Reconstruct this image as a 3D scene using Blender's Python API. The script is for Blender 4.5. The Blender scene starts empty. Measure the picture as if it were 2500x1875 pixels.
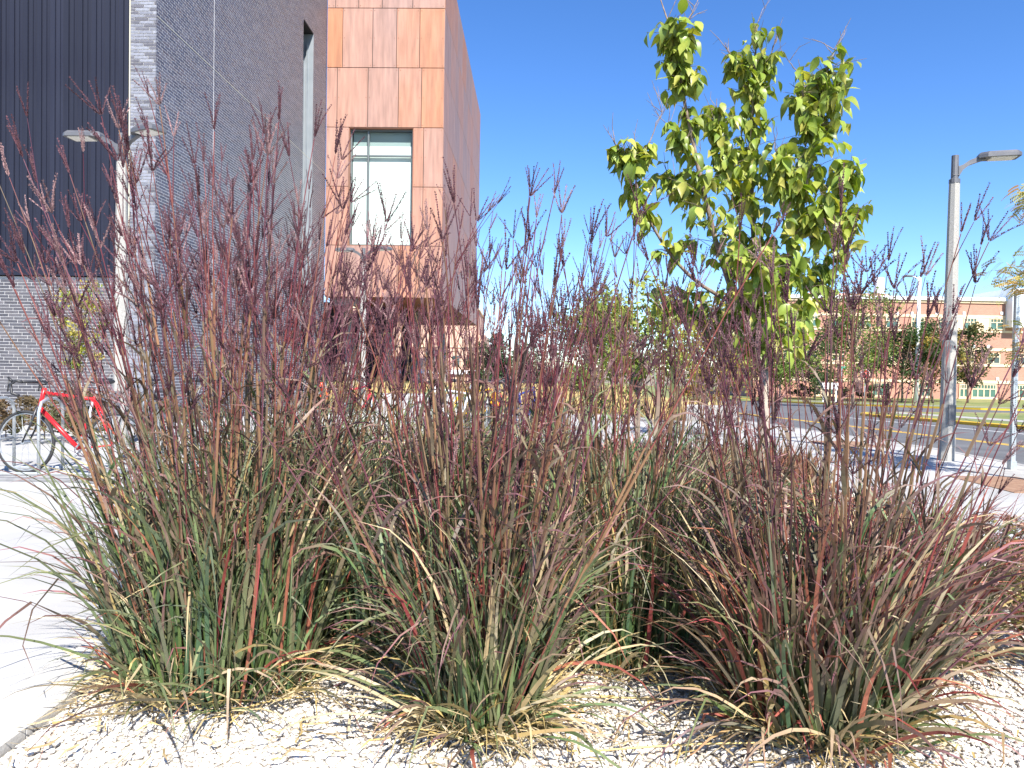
import bpy, math, random
import numpy as np
from mathutils import Matrix, Vector, Euler

SC = bpy.context.scene
COL = SC.collection
R = math.radians
rng = np.random.default_rng(11)
random.seed(7)

# ------------------------------------------------------------------ camera
EYE = 1.3
FPX = 1808.0                      # focal length in pixels of a 2500 px wide frame
PITCH = math.atan(39.5 / FPX)
ROLL = 0.017
cam = bpy.data.cameras.new('camera')
cam.sensor_width = 36.0
cam.lens = 36.0 * FPX / 2500.0
cam.clip_start = 0.05
cam.clip_end = 6000.0
camo = bpy.data.objects.new('camera', cam)
COL.objects.link(camo)
ROT = Matrix.Rotation(math.pi / 2 - PITCH, 4, 'X') @ Matrix.Rotation(ROLL, 4, 'Z')
camo.matrix_world = Matrix.Translation((0, 0, EYE)) @ ROT
SC.camera = camo
ROT3 = np.array(ROT.to_3x3())

# ------------------------------------------------------------------ light
SUN_EL, SUN_AZ = R(45), R(19)     # sun behind the camera, a little to the right
SUNV = Vector((math.sin(SUN_AZ) * math.cos(SUN_EL), -math.cos(SUN_AZ) * math.cos(SUN_EL), math.sin(SUN_EL)))
W = bpy.data.worlds.new('World')
SC.world = W
W.use_nodes = True
wn = W.node_tree
for n in list(wn.nodes):
    wn.nodes.remove(n)
sky = wn.nodes.new('ShaderNodeTexSky')
sky.sky_type = 'NISHITA'
sky.sun_disc = False
sky.sun_elevation = SUN_EL
sky.sun_rotation = math.pi - SUN_AZ
sky.altitude = 2200
sky.air_density = 1.0
sky.dust_density = 0.15
sky.ozone_density = 3.0
bg = wn.nodes.new('ShaderNodeBackground')
bg.inputs['Strength'].default_value = 0.115
wo = wn.nodes.new('ShaderNodeOutputWorld')
hsv = wn.nodes.new('ShaderNodeHueSaturation')
hsv.inputs['Saturation'].default_value = 1.22
hsv.inputs['Hue'].default_value = .507
wn.links.new(sky.outputs[0], hsv.inputs['Color'])
wn.links.new(hsv.outputs[0], bg.inputs[0])
wn.links.new(bg.outputs[0], wo.inputs[0])

sun = bpy.data.lights.new('sun', 'SUN')
sun.energy = 5.0
sun.angle = R(0.53)
sun.color = (1.0, 0.955, 0.89)
suno = bpy.data.objects.new('sun', sun)
suno.rotation_euler = SUNV.to_track_quat('Z', 'Y').to_euler()
suno.location = (4, -10, 14)
COL.objects.link(suno)

vs = SC.view_settings
vs.view_transform = 'Standard'
vs.look = 'None'
vs.exposure = 1.2
vs.gamma = 1.0
SC.render.film_transparent = False


# ------------------------------------------------------------------ places
def gz(y):
    return -0.025 * min(max(y - 13.0, 0.0), 65.0)


def ray(px, py):
    d = ROT3 @ np.array([(px - 1250.0) / FPX, (937.5 - py) / FPX, -1.0])
    return d


def UP(px, py, Y):
    """world point seen at a photo pixel, at depth Y"""
    d = ray(px, py)
    t = Y / d[1]
    return np.array([d[0] * t, Y, EYE + d[2] * t])


def GP(px, py, drop=0.0):
    d = ray(px, py)
    y = 5.0
    for _ in range(80):
        z = gz(y) - drop
        y = 0.5 * y + 0.5 * min((z - EYE) / d[2] * d[1], 400) if d[2] < 0 else 400
    t = y / d[1]
    return np.array([d[0] * t, y, EYE + d[2] * t])


# ------------------------------------------------------------------ mesh helpers
class MB:
    def __init__(self):
        self.v, self.t, self.q, self.c, self.n = [], [], [], [], 0

    def add(self, v, tris=None, quads=None, col=None):
        v = np.asarray(v, dtype=np.float64).reshape(-1, 3)
        if tris is not None and len(tris):
            self.t.append(np.asarray(tris, dtype=np.int64).reshape(-1, 3) + self.n)
        if quads is not None and len(quads):
            self.q.append(np.asarray(quads, dtype=np.int64).reshape(-1, 4) + self.n)
        self.v.append(v)
        if col is None:
            col = (1, 1, 1)
        col = np.asarray(col, dtype=np.float64)
        if col.ndim == 1:
            col = np.tile(col, (len(v), 1))
        self.c.append(col)
        self.n += len(v)
        return self

    def box(self, x0, x1, y0, y1, z0, z1, col=None):
        v = [(x0, y0, z0), (x1, y0, z0), (x1, y1, z0), (x0, y1, z0), (x0, y0, z1), (x1, y0, z1), (x1, y1, z1), (x0, y1, z1)]
        q = [(0, 3, 2, 1), (4, 5, 6, 7), (0, 1, 5, 4), (1, 2, 6, 5), (2, 3, 7, 6), (3, 0, 4, 7)]
        return self.add(v, quads=q, col=col)

    def bbox(self, x0, x1, y0, y1, z0, z1, b, col=None):
        """box with chamfered edges"""
        b = min(b, (x1 - x0) * .45, (y1 - y0) * .45, (z1 - z0) * .45)
        xs, ys, zs = (x0, x1), (y0, y1), (z0, z1)
        v, idx = [], {}
        for i in (0, 1):
            for j in (0, 1):
                for k in (0, 1):
                    sx, sy, sz = (b if i == 0 else -b), (b if j == 0 else -b), (b if k == 0 else -b)
                    for a in range(3):
                        p = [xs[i] + sx, ys[j] + sy, zs[k] + sz]
                        p[a] = (xs[i], ys[j], zs[k])[a]
                        idx[(i, j, k, a)] = len(v)
                        v.append(p)
        q, t = [], []
        for a in range(3):
            o1, o2 = (a + 1) % 3, (a + 2) % 3
            for s in (0, 1):
                f = []
                for (m, n_) in ((0, 0), (1, 0), (1, 1), (0, 1)):
                    key = [0, 0, 0]
                    key[a] = s; key[o1] = m; key[o2] = n_
                    f.append(idx[(key[0], key[1], key[2], a)])
                q.append(f if s else f[::-1])
            for m in (0, 1):
                for n_ in (0, 1):
                    k0 = [0, 0, 0]; k0[o1] = m; k0[o2] = n_
                    k1 = list(k0); k1[a] = 1
                    q.append([idx[(*k0, o1)], idx[(*k1, o1)], idx[(*k1, o2)], idx[(*k0, o2)]])
        for i in (0, 1):
            for j in (0, 1):
                for k in (0, 1):
                    t.append([idx[(i, j, k, 0)], idx[(i, j, k, 1)], idx[(i, j, k, 2)]])
        return self.add(v, tris=t, quads=q, col=col)

    def tube(self, pts, rad, sides=6, col=None, caps=True, ang0=0.0):
        pts = np.asarray(pts, dtype=np.float64)
        n = len(pts)
        rad = np.broadcast_to(np.asarray(rad, dtype=np.float64), (n,))
        tan = np.gradient(pts, axis=0)
        tan /= np.linalg.norm(tan, axis=1)[:, None] + 1e-12
        up = np.array([0.0, 0.0, 1.0])
        if abs(tan[0] @ up) > 0.92:
            up = np.array([0.0, 1.0, 0.0])
        vs_ = []
        for i in range(n):
            s = np.cross(tan[i], up); s /= np.linalg.norm(s) + 1e-12
            u = np.cross(s, tan[i])
            up = u
            for k in range(sides):
                a = ang0 + 2 * math.pi * k / sides
                vs_.append(pts[i] + rad[i] * (math.cos(a) * s + math.sin(a) * u))
        q, t = [], []
        for i in range(n - 1):
            for k in range(sides):
                k2 = (k + 1) % sides
                q.append((i * sides + k, i * sides + k2, (i + 1) * sides + k2, (i + 1) * sides + k))
        if caps:
            vs_.append(pts[0]); vs_.append(pts[-1])
            c0, c1 = n * sides, n * sides + 1
            for k in range(sides):
                k2 = (k + 1) % sides
                t.append((c0, k2, k)); t.append((c1, (n - 1) * sides + k, (n - 1) * sides + k2))
        if col is not None:
            col = np.asarray(col, dtype=np.float64)
            if col.ndim == 2:
                col = np.vstack([np.repeat(col, sides, axis=0)] + ([col[:1], col[-1:]] if caps else []))
        return self.add(vs_, tris=t, quads=q, col=col)

    def prism(self, poly, z0, z1, col=None):
        n = len(poly)
        f0 = z0 if callable(z0) else (lambda p: z0)
        f1 = z1 if callable(z1) else (lambda p: z1)
        v = [(p[0], p[1], f0(p)) for p in poly] + [(p[0], p[1], f1(p)) for p in poly]
        q = [(i, (i + 1) % n, n + (i + 1) % n, n + i) for i in range(n)]
        t = [(n, n + i, n + i + 1) for i in range(1, n - 1)]
        return self.add(v, tris=t, quads=q, col=col)

    def build(self, name, mat, parent=None, smooth=False, kind=None):
        me = mesh_from(name, self, smooth)
        if parent is not None:
            o0 = WL[parent.name]
            v = np.empty(len(me.vertices) * 3, dtype=np.float32)
            me.vertices.foreach_get('co', v)
            v = v.reshape(-1, 3) - np.array(o0, dtype=np.float32)
            me.vertices.foreach_set('co', v.ravel())
            me.update()
        return link(name, me, mat, parent, kind)


WL = {}


def mesh_from(name, mb, smooth=False):
    v = np.vstack(mb.v).astype(np.float32)
    c = np.vstack(mb.c)
    t = np.vstack(mb.t) if mb.t else np.zeros((0, 3), dtype=np.int64)
    q = np.vstack(mb.q) if mb.q else np.zeros((0, 4), dtype=np.int64)
    me = bpy.data.meshes.new(name)
    me.vertices.add(len(v))
    me.vertices.foreach_set('co', v.ravel())
    nl = t.size + q.size
    me.loops.add(nl)
    me.loops.foreach_set('vertex_index', np.concatenate([t.ravel(), q.ravel()]).astype(np.int32))
    npoly = len(t) + len(q)
    me.polygons.add(npoly)
    st = np.concatenate([np.arange(len(t)) * 3, t.size + np.arange(len(q)) * 4]).astype(np.int32)
    me.polygons.foreach_set('loop_start', st)
    if smooth:
        me.polygons.foreach_set('use_smooth', np.ones(npoly, dtype=bool))
    else:
        me.polygons.foreach_set('use_smooth', np.zeros(npoly, dtype=bool))
    at = me.color_attributes.new('Col', 'FLOAT_COLOR', 'POINT')
    at.data.foreach_set('color', np.hstack([c, np.ones((len(c), 1))]).astype(np.float32).ravel())
    me.update(calc_edges=True)
    me.validate()
    return me


def link(name, me, mat, parent=None, kind=None, loc=None, rot=None, scale=None):
    o = bpy.data.objects.new(name, me)
    COL.objects.link(o)
    if mat is not None and me is not None and not me.materials:
        me.materials.append(mat)
    if parent is not None:
        o.parent = parent
    if loc is not None:
        o.location = loc
    if rot is not None:
        o.rotation_euler = rot
    if scale is not None:
        o.scale = scale
    if kind:
        o['kind'] = kind
    base = np.array(WL[parent.name]) if parent is not None else np.zeros(3)
    WL[o.name] = tuple(base + (np.array(loc) if loc is not None else 0))
    return o


def thing(name, label, cat, loc=(0, 0, 0), group=None, rotz=0.0):
    o = bpy.data.objects.new(name, None)
    COL.objects.link(o)
    o.location = loc
    o.rotation_euler = (0, 0, rotz)
    o.empty_display_size = 0.2
    o['label'] = label
    o['category'] = cat
    if group:
        o['group'] = group
    WL[o.name] = tuple(loc)
    return o


def tag(o, label, cat, group=None):
    o['label'] = label
    o['category'] = cat
    if group:
        o['group'] = group
    return o


# ------------------------------------------------------------------ materials
def new_mat(name):
    m = bpy.data.materials.new(name)
    m.use_nodes = True
    nt = m.node_tree
    return m, nt, nt.nodes['Principled BSDF']


def surf(name, c1, c2=None, scale=6.0, rough=0.7, metal=0.0, bump=0.0, bscale=None, attr=False, objrand=0.0,
         spec=0.5, detail=6.0, stretch=None, lo=0.35, hi=0.65, c3=None, s3=1.0):
    """noise mottled principled material; attr multiplies by vertex colour"""
    m, nt, b = new_mat(name)
    N, L = nt.nodes, nt.links
    b.inputs['Roughness'].default_value = rough
    b.inputs['Metallic'].default_value = metal
    b.inputs['Specular IOR Level'].default_value = spec
    tc = N.new('ShaderNodeTexCoord')
    src = tc.outputs['Object']
    if stretch:
        mp = N.new('ShaderNodeMapping')
        mp.inputs['Scale'].default_value = stretch
        L.new(src, mp.inputs[0]); src = mp.outputs[0]
    col = None
    if c2 is not None:
        no = N.new('ShaderNodeTexNoise')
        no.inputs['Scale'].default_value = scale
        no.inputs['Detail'].default_value = detail
        L.new(src, no.inputs['Vector'])
        rp = N.new('ShaderNodeValToRGB')
        rp.color_ramp.elements[0].position = lo
        rp.color_ramp.elements[1].position = hi
        rp.color_ramp.elements[0].color = (*c1, 1)
        rp.color_ramp.elements[1].color = (*c2, 1)
        L.new(no.outputs[0], rp.inputs[0])
        col = rp.outputs[0]
    else:
        rgb = N.new('ShaderNodeRGB'); rgb.outputs[0].default_value = (*c1, 1); col = rgb.outputs[0]
    if c3 is not None:
        n3 = N.new('ShaderNodeTexNoise'); n3.inputs['Scale'].default_value = s3; n3.inputs['Detail'].default_value = 4
        L.new(src, n3.inputs['Vector'])
        r3 = N.new('ShaderNodeMapRange'); r3.inputs[1].default_value = .45; r3.inputs[2].default_value = .68
        L.new(n3.outputs[0], r3.inputs[0])
        mx = N.new('ShaderNodeMix'); mx.data_type = 'RGBA'
        L.new(r3.outputs[0], mx.inputs[0]); L.new(col, mx.inputs[6]); mx.inputs[7].default_value = (*c3, 1)
        col = mx.outputs[2]
    if attr:
        a = N.new('ShaderNodeVertexColor'); a.layer_name = 'Col'
        mx = N.new('ShaderNodeMix'); mx.data_type = 'RGBA'; mx.blend_type = 'MULTIPLY'; mx.inputs[0].default_value = 1
        L.new(col, mx.inputs[6]); L.new(a.outputs[0], mx.inputs[7])
        col = mx.outputs[2]
    if objrand:
        oi = N.new('ShaderNodeObjectInfo')
        mr = N.new('ShaderNodeMapRange')
        mr.inputs[3].default_value = 1 - objrand; mr.inputs[4].default_value = 1 + objrand
        L.new(oi.outputs['Random'], mr.inputs[0])
        hs = N.new('ShaderNodeHueSaturation')
        L.new(mr.outputs[0], hs.inputs['Value']); L.new(col, hs.inputs['Color'])
        col = hs.outputs[0]
    L.new(col, b.inputs['Base Color'])
    if bump:
        nb = N.new('ShaderNodeTexNoise')
        nb.inputs['Scale'].default_value = bscale or scale * 4
        nb.inputs['Detail'].default_value = 8
        L.new(src, nb.inputs['Vector'])
        bp = N.new('ShaderNodeBump')
        bp.inputs['Strength'].default_value = bump
        bp.inputs['Distance'].default_value = 0.02
        L.new(nb.outputs[0], bp.inputs['Height'])
        L.new(bp.outputs[0], b.inputs['Normal'])
    return m


def leafmat(name, trans=0.35, rough=0.55, tint=(1, 1, 1), ttint=(1.0, 1.1, 0.5), spec=0.35, objrand=0.0, noise=0.25, nscale=30.0):
    """leaf: vertex colour, waxy, lets light through"""
    m, nt, b = new_mat(name)
    N, L = nt.nodes, nt.links
    a = N.new('ShaderNodeVertexColor'); a.layer_name = 'Col'
    tc = N.new('ShaderNodeTexCoord')
    no = N.new('ShaderNodeTexNoise'); no.inputs['Scale'].default_value = nscale; no.inputs['Detail'].default_value = 3
    L.new(tc.outputs['Object'], no.inputs['Vector'])
    mr = N.new('ShaderNodeMapRange'); mr.inputs[3].default_value = 1 - noise * 2; mr.inputs[4].default_value = 1 + noise * 2
    L.new(no.outputs[0], mr.inputs[0])
    hs = N.new('ShaderNodeHueSaturation')
    L.new(a.outputs[0], hs.inputs['Color'])
    val = mr.outputs[0]
    if objrand:
        oi = N.new('ShaderNodeObjectInfo')
        m2 = N.new('ShaderNodeMapRange'); m2.inputs[3].default_value = 1 - objrand; m2.inputs[4].default_value = 1 + objrand
        L.new(oi.outputs['Random'], m2.inputs[0])
        mm = N.new('ShaderNodeMath'); mm.operation = 'MULTIPLY'
        L.new(val, mm.inputs[0]); L.new(m2.outputs[0], mm.inputs[1]); val = mm.outputs[0]
    L.new(val, hs.inputs['Value'])
    b.inputs['Roughness'].default_value = rough
    b.inputs['Specular IOR Level'].default_value = spec
    L.new(hs.outputs[0], b.inputs['Base Color'])
    tr = N.new('ShaderNodeBsdfTranslucent')
    mx = N.new('ShaderNodeMix'); mx.data_type = 'RGBA'; mx.blend_type = 'MULTIPLY'; mx.inputs[0].default_value = 1
    L.new(hs.outputs[0], mx.inputs[6]); mx.inputs[7].default_value = (*ttint, 1)
    L.new(mx.outputs[2], tr.inputs[0])
    ms = N.new('ShaderNodeMixShader'); ms.inputs[0].default_value = trans
    L.new(b.outputs[0], ms.inputs[1]); L.new(tr.outputs[0], ms.inputs[2])
    L.new(ms.outputs[0], N['Material Output'].inputs[0])
    return m


M = {}
M['concrete'] = surf('concrete', (.37, .367, .36), (.42, .417, .408), 1.6, .85, bump=.12, bscale=90, objrand=.05, c3=(.315, .305, .29), s3=.55)
M['concrete_old'] = surf('concrete_old', (.28, .27, .25), (.36, .35, .33), 5, .9, bump=.2, bscale=60, objrand=.05)
M['kerb_pale'] = surf('pale_kerb_concrete', (.42, .41, .39), (.50, .49, .47), 4, .9, bump=.15, bscale=80, c3=(.38, .37, .34), s3=1.1)
M['pole'] = surf('pole_concrete', (.27, .26, .235), (.38, .365, .335), 60, .9, bump=.25, bscale=140, c3=(.32, .31, .28), s3=4)
M['asphalt'] = surf('asphalt', (.085, .085, .088), (.13, .13, .13), .8, .92, bump=.3, bscale=120, c3=(.10, .10, .105), s3=.12)
M['yellow'] = surf('yellow_paint', (.80, .50, .03), (.62, .38, .03), 3, .7, lo=.4, hi=.75)
M['white_paint'] = surf('white_paint', (.75, .75, .73), (.5, .5, .49), 4, .7, lo=.5, hi=.8)
M['lawn'] = surf('lawn', (.10, .14, .035), (.19, .21, .065), .9, .95, bump=.6, bscale=60, c3=(.23, .22, .08), s3=.25)
M['earth'] = surf('earth', (.20, .16, .11), (.28, .23, .16), 2, .95, bump=.5, bscale=20)
M['soil'] = surf('bed_soil', (.38, .35, .30), (.52, .48, .42), 18, .95, bump=.6, bscale=60)
M['mortar'] = surf('mortar', (.58, .57, .57), (.68, .67, .67), 8, .95, bump=.3, bscale=200)
M['mortar_front'] = surf('grey_mortar', (.36, .355, .35), (.44, .435, .43), 8, .95, bump=.3, bscale=200)
M['brick'] = surf('grey_brick', (.85, .85, .85), (1.1, 1.1, 1.1), 14, .42, attr=True, spec=.5, bump=.12, bscale=80)
M['metal_dark'] = surf('navy_cladding', (.012, .014, .027), (.018, .021, .036), 1.2, .6, stretch=(3, 3, .3), objrand=.12, spec=.2)
M['trim'] = surf('pale_trim', (.45, .43, .34), rough=.5)
M['dark'] = surf('dark_void', (.012, .012, .014), rough=.7)
M['grey_metal'] = surf('grey_metal', (.20, .225, .245), (.24, .265, .285), 2, .45, metal=.2)
M['steel'] = surf('galvanised_steel', (.42, .45, .46), (.52, .54, .54), 25, .42, metal=.65)
M['pole_dark'] = surf('bronze_paint', (.11, .11, .12), (.14, .14, .145), 10, .45, metal=.3)
M['lens'] = surf('lamp_lens', (.72, .70, .62), (.8, .78, .7), 30, .35)
M['soffit'] = surf('soffit', (.30, .13, .075), (.22, .10, .06), 1.2, .6)
M['blind'] = surf('white_blind', (.80, .82, .80), (.84, .86, .84), 3, .8)
M['frame_al'] = surf('window_frame', (.16, .18, .18), rough=.4, metal=.5)
M['peach'] = surf('peach_brick', (.52, .32, .23), (.58, .37, .27), 1.2, .85, bump=.15, bscale=30)
M['cream'] = surf('cream_stone', (.66, .50, .32), (.72, .56, .38), 2, .85)
M['white_wall'] = surf('white_panel', (.78, .80, .82), (.82, .83, .84), 2, .7)
M['redroof'] = surf('red_metal_wall', (.48, .22, .16), (.54, .26, .19), 2, .7)
M['rubber'] = surf('rubber', (.025, .025, .027), rough=.75)
M['black'] = surf('black_plastic', (.02, .02, .022), rough=.45)
M['bark'] = surf('bark', (.14, .10, .075), (.26, .20, .15), 40, .9, bump=.5, bscale=120, stretch=(1, 1, .3))
M['bark_pale'] = surf('pale_bark', (.30, .24, .19), (.42, .35, .28), 30, .9, bump=.4, bscale=90, stretch=(1, 1, .3))
M['stone'] = surf('gravel_stone', (.80, .80, .80), (1.1, 1.1, 1.1), 40, .9, attr=True, bump=.25, bscale=160)
M['blade'] = leafmat('grass_blade', .15, .48, ttint=(1.1, 1.1, .6), spec=.3, noise=.18, nscale=14)
M['stem'] = leafmat('grass_stem', .06, .5, ttint=(1, .9, .6), spec=.4, noise=.18, nscale=9)
M['seed'] = leafmat('seed_head', .12, .7, ttint=(1, .85, .8), spec=.3, noise=.3, nscale=60)
M['leaf'] = leafmat('tree_leaf', .32, .4, ttint=(1.25, 1.25, .35), spec=.45, objrand=.18, noise=.12, nscale=30)
M['leaf_far'] = leafmat('far_leaf', .3, .65, ttint=(1.2, 1.15, .4), spec=.2, noise=.1, nscale=2)
M['meadow'] = leafmat('meadow_blade', .25, .8, ttint=(1, .9, .6), spec=.2, noise=.15, nscale=.6)
M['litter'] = leafmat('dry_straw', .15, .8, ttint=(1, .9, .7), spec=.2, noise=.2, nscale=20)


def copper_mat():
    m, nt, b = new_mat('weathered_copper')
    N, L = nt.nodes, nt.links
    tc = N.new('ShaderNodeTexCoord'); oi = N.new('ShaderNodeObjectInfo')
    va = N.new('ShaderNodeVectorMath'); va.operation = 'ADD'
    L.new(tc.outputs['Object'], va.inputs[0]); L.new(oi.outputs['Location'], va.inputs[1])
    mp = N.new('ShaderNodeMapping'); mp.inputs['Scale'].default_value = (1, 1, .35)
    L.new(va.outputs[0], mp.inputs[0])
    n1 = N.new('ShaderNodeTexNoise'); n1.inputs['Scale'].default_value = 1.1; n1.inputs['Detail'].default_value = 8
    L.new(mp.outputs[0], n1.inputs['Vector'])
    n2 = N.new('ShaderNodeTexNoise'); n2.inputs['Scale'].default_value = 7; n2.inputs['Detail'].default_value = 8
    mp2 = N.new('ShaderNodeMapping'); mp2.inputs['Scale'].default_value = (1, 1, .12)
    L.new(va.outputs[0], mp2.inputs[0]); L.new(mp2.outputs[0], n2.inputs['Vector'])
    rp = N.new('ShaderNodeValToRGB')
    e = rp.color_ramp.elements
    e[0].position = .0; e[0].color = (.39, .172, .092, 1)
    e[1].position = 1.0; e[1].color = (.30, .188, .158, 1)
    x = e.new(.35); x.color = (.365, .192, .136, 1)
    x = e.new(.65); x.color = (.345, .200, .156, 1)
    add = N.new('ShaderNodeMath'); add.operation = 'MULTIPLY_ADD'
    L.new(n1.outputs[0], add.inputs[0]); add.inputs[1].default_value = .5
    sb = N.new('ShaderNodeMath'); sb.operation = 'MULTIPLY_ADD'; sb.inputs[1].default_value = .95; sb.inputs[2].default_value = -.22
    L.new(oi.outputs['Random'], sb.inputs[0]); L.new(sb.outputs[0], add.inputs[2])
    L.new(add.outputs[0], rp.inputs[0])
    mr = N.new('ShaderNodeMapRange'); mr.inputs[1].default_value = .3; mr.inputs[2].default_value = .75
    mr.inputs[3].default_value = .74; mr.inputs[4].default_value = 1.14
    L.new(n2.outputs[0], mr.inputs[0])
    hs = N.new('ShaderNodeHueSaturation'); L.new(rp.outputs[0], hs.inputs['Color']); L.new(mr.outputs[0], hs.inputs['Value'])
    L.new(hs.outputs[0], b.inputs['Base Color'])
    b.inputs['Roughness'].default_value = .55
    b.inputs['Specular IOR Level'].default_value = .35
    bp = N.new('ShaderNodeBump'); bp.inputs['Strength'].default_value = .08; bp.inputs['Distance'].default_value = .05
    L.new(n1.outputs[0], bp.inputs['Height']); L.new(bp.outputs[0], b.inputs['Normal'])
    return m


M['copper'] = copper_mat()


def glass_mat(name, tint, op):
    m, nt, b = new_mat(name)
    N, L = nt.nodes, nt.links
    b.inputs['Base Color'].default_value = (*tint, 1)
    b.inputs['Roughness'].default_value = .04
    b.inputs['Specular IOR Level'].default_value = .6
    tr = N.new('ShaderNodeBsdfTransparent'); tr.inputs[0].default_value = (.85, .92, .90, 1)
    fr = N.new('ShaderNodeLayerWeight'); fr.inputs[0].default_value = .12
    gl = N.new('ShaderNodeBsdfGlossy'); gl.inputs['Roughness'].default_value = .02
    m1 = N.new('ShaderNodeMixShader'); m1.inputs[0].default_value = op
    L.new(tr.outputs[0], m1.inputs[1]); L.new(b.outputs[0], m1.inputs[2])
    m2 = N.new('ShaderNodeMixShader'); L.new(fr.outputs[0], m2.inputs[0])
    L.new(m1.outputs[0], m2.inputs[1]); L.new(gl.outputs[0], m2.inputs[2])
    L.new(m2.outputs[0], N['Material Output'].inputs[0])
    return m


M['glass'] = glass_mat('window_glass', (.05, .07, .07), .12)
M['glass_far'] = surf('dark_glass', (.03, .045, .05), (.05, .09, .085), .4, .12, spec=.6)
M['glass_green'] = surf('green_glass', (.035, .085, .075), (.08, .17, .13), .5, .12, spec=.6)


def far_brick(name, c1, c2, mort):
    m, nt, b = new_mat(name)
    N, L = nt.nodes, nt.links
    tc = N.new('ShaderNodeTexCoord')
    mp = N.new('ShaderNodeMapping'); mp.inputs['Rotation'].default_value = (math.pi / 2, 0, 0)
    L.new(tc.outputs['Object'], mp.inputs[0])
    br = N.new('ShaderNodeTexBrick')
    br.inputs['Color1'].default_value = (*c1, 1); br.inputs['Color2'].default_value = (*c2, 1); br.inputs['Mortar'].default_value = (*mort, 1)
    br.inputs['Scale'].default_value = 1.0
    br.inputs['Brick Width'].default_value = .3; br.inputs['Row Height'].default_value = .1; br.inputs['Mortar Size'].default_value = .012
    L.new(mp.outputs[0], br.inputs['Vector'])
    no = N.new('ShaderNodeTexNoise'); no.inputs['Scale'].default_value = .5
    L.new(tc.outputs['Object'], no.inputs['Vector'])
    mr = N.new('ShaderNodeMapRange'); mr.inputs[3].default_value = .8; mr.inputs[4].default_value = 1.2
    L.new(no.outputs[0], mr.inputs[0])
    hs = N.new('ShaderNodeHueSaturation'); L.new(br.outputs[0], hs.inputs['Color']); L.new(mr.outputs[0], hs.inputs['Value'])
    L.new(hs.outputs[0], b.inputs['Base Color'])
    b.inputs['Roughness'].default_value = .9
    return m


M['brick_red'] = far_brick('far_red_brick', (.36, .155, .105), (.41, .185, .13), (.42, .28, .21))
M['brick_peach'] = far_brick('far_peach_brick', (.50, .30, .21), (.55, .34, .25), (.58, .42, .33))


def paint(name, c, rough=.35):
    return surf(name, c, rough=rough, spec=.5)


# ================================================================== GROUND
def slab(mb, x0, x1, y0, y1, top=0.0, thick=.3, b=.008):
    """paving piece that follows the fall of the ground"""
    v = []
    for (x, y, z) in ((x0, y0, -thick), (x1, y0, -thick), (x1, y1, -thick), (x0, y1, -thick),
                      (x0, y0, top - b), (x1, y0, top - b), (x1, y1, top - b), (x0, y1, top - b),
                      (x0 + b, y0 + b, top), (x1 - b, y0 + b, top), (x1 - b, y1 - b, top), (x0 + b, y1 - b, top)):
        v.append((x, y, gz(y) + z))
    q = [(0, 1, 5, 4), (1, 2, 6, 5), (2, 3, 7, 6), (3, 0, 4, 7), (4, 5, 9, 8), (5, 6, 10, 9), (6, 7, 11, 10), (7, 4, 8, 11), (8, 9, 10, 11)]
    return mb.add(v, quads=q)


ys = [-60, -5, 13, 30, 50, 78, 200, 600, 3000]
xs = [-2500, -200, -60, -20, 0, 20, 60, 200, 2500]
mb = MB()
v = [(x, y, gz(y) - .25) for y in ys for x in xs]
q = [(j * 9 + i, j * 9 + i + 1, (j + 1) * 9 + i + 1, (j + 1) * 9 + i) for j in range(8) for i in range(8)]
mb.add(v, quads=q)
g = mb.build('ground', M['earth'])
g['kind'] = 'structure'


def structure(o):
    o['kind'] = 'structure'
    return o


def set_struct(name):
    o = bpy.data.objects.new(name, None)
    COL.objects.link(o)
    o['kind'] = 'structure'
    WL[o.name] = (0, 0, 0)
    return o


GAP = .012
# left walk
walk = set_struct('walkway')
for (xa, xb) in ((-4.35, -1.955), (-6.75, -4.362), (-9.15, -6.762), (-11.55, -9.162), (-13.95, -11.562)):
    for j in range(-2, 4):
        y0 = -.42 + j * 2.07
        slab(m_ := MB(), xa, xb, y0, y0 + 2.07 - GAP, 0.0)
        m_.build('slab', M['concrete'], walk)
kerb = set_struct('kerb')
for j in range(-1, 5):
    y0 = -2.2 + j * 2.4
    slab(m_ := MB(), -1.945, -1.70, y0, y0 + 2.4 - .008, .012, b=.015)
    m_.build('kerb_stone', M['kerb_pale'], kerb)
# darker drainage band then plaza with the bicycles
plaza = set_struct('plaza')
slab(m_ := MB(), -14, -1.95, 7.86, 8.00, .03)
m_.build('drain_band', surf('drain_grey', (.16, .16, .165), (.22, .22, .22), 12, .8), plaza)
for i in range(9):
    for j in range(3):
        x0 = -17.0 + i * 2.3
        slab(m_ := MB(), x0, x0 + 2.3 - GAP, 8.02 + j * 2.43, 8.02 + j * 2.43 + 2.43 - GAP, 0.0)
        m_.build('slab', M['concrete'], plaza)
for i in range(6):
    for j in range(5):
        x0 = -9.0 + i * 2.3
        slab(m_ := MB(), x0, x0 + 2.3 - GAP, 15.33 + j * 2.33, 15.33 + j * 2.33 + 2.33 - GAP, 0.0)
        m_.build('slab', M['concrete'], plaza)
# planting bed
bed = MB()
bed.prism([(-1.69, -1), (3.78, -1), (3.78, 8.3), (-1.69, 8.3)], -.3, -.035)
structure(bed.build('planting_bed', M['soil']))
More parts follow.
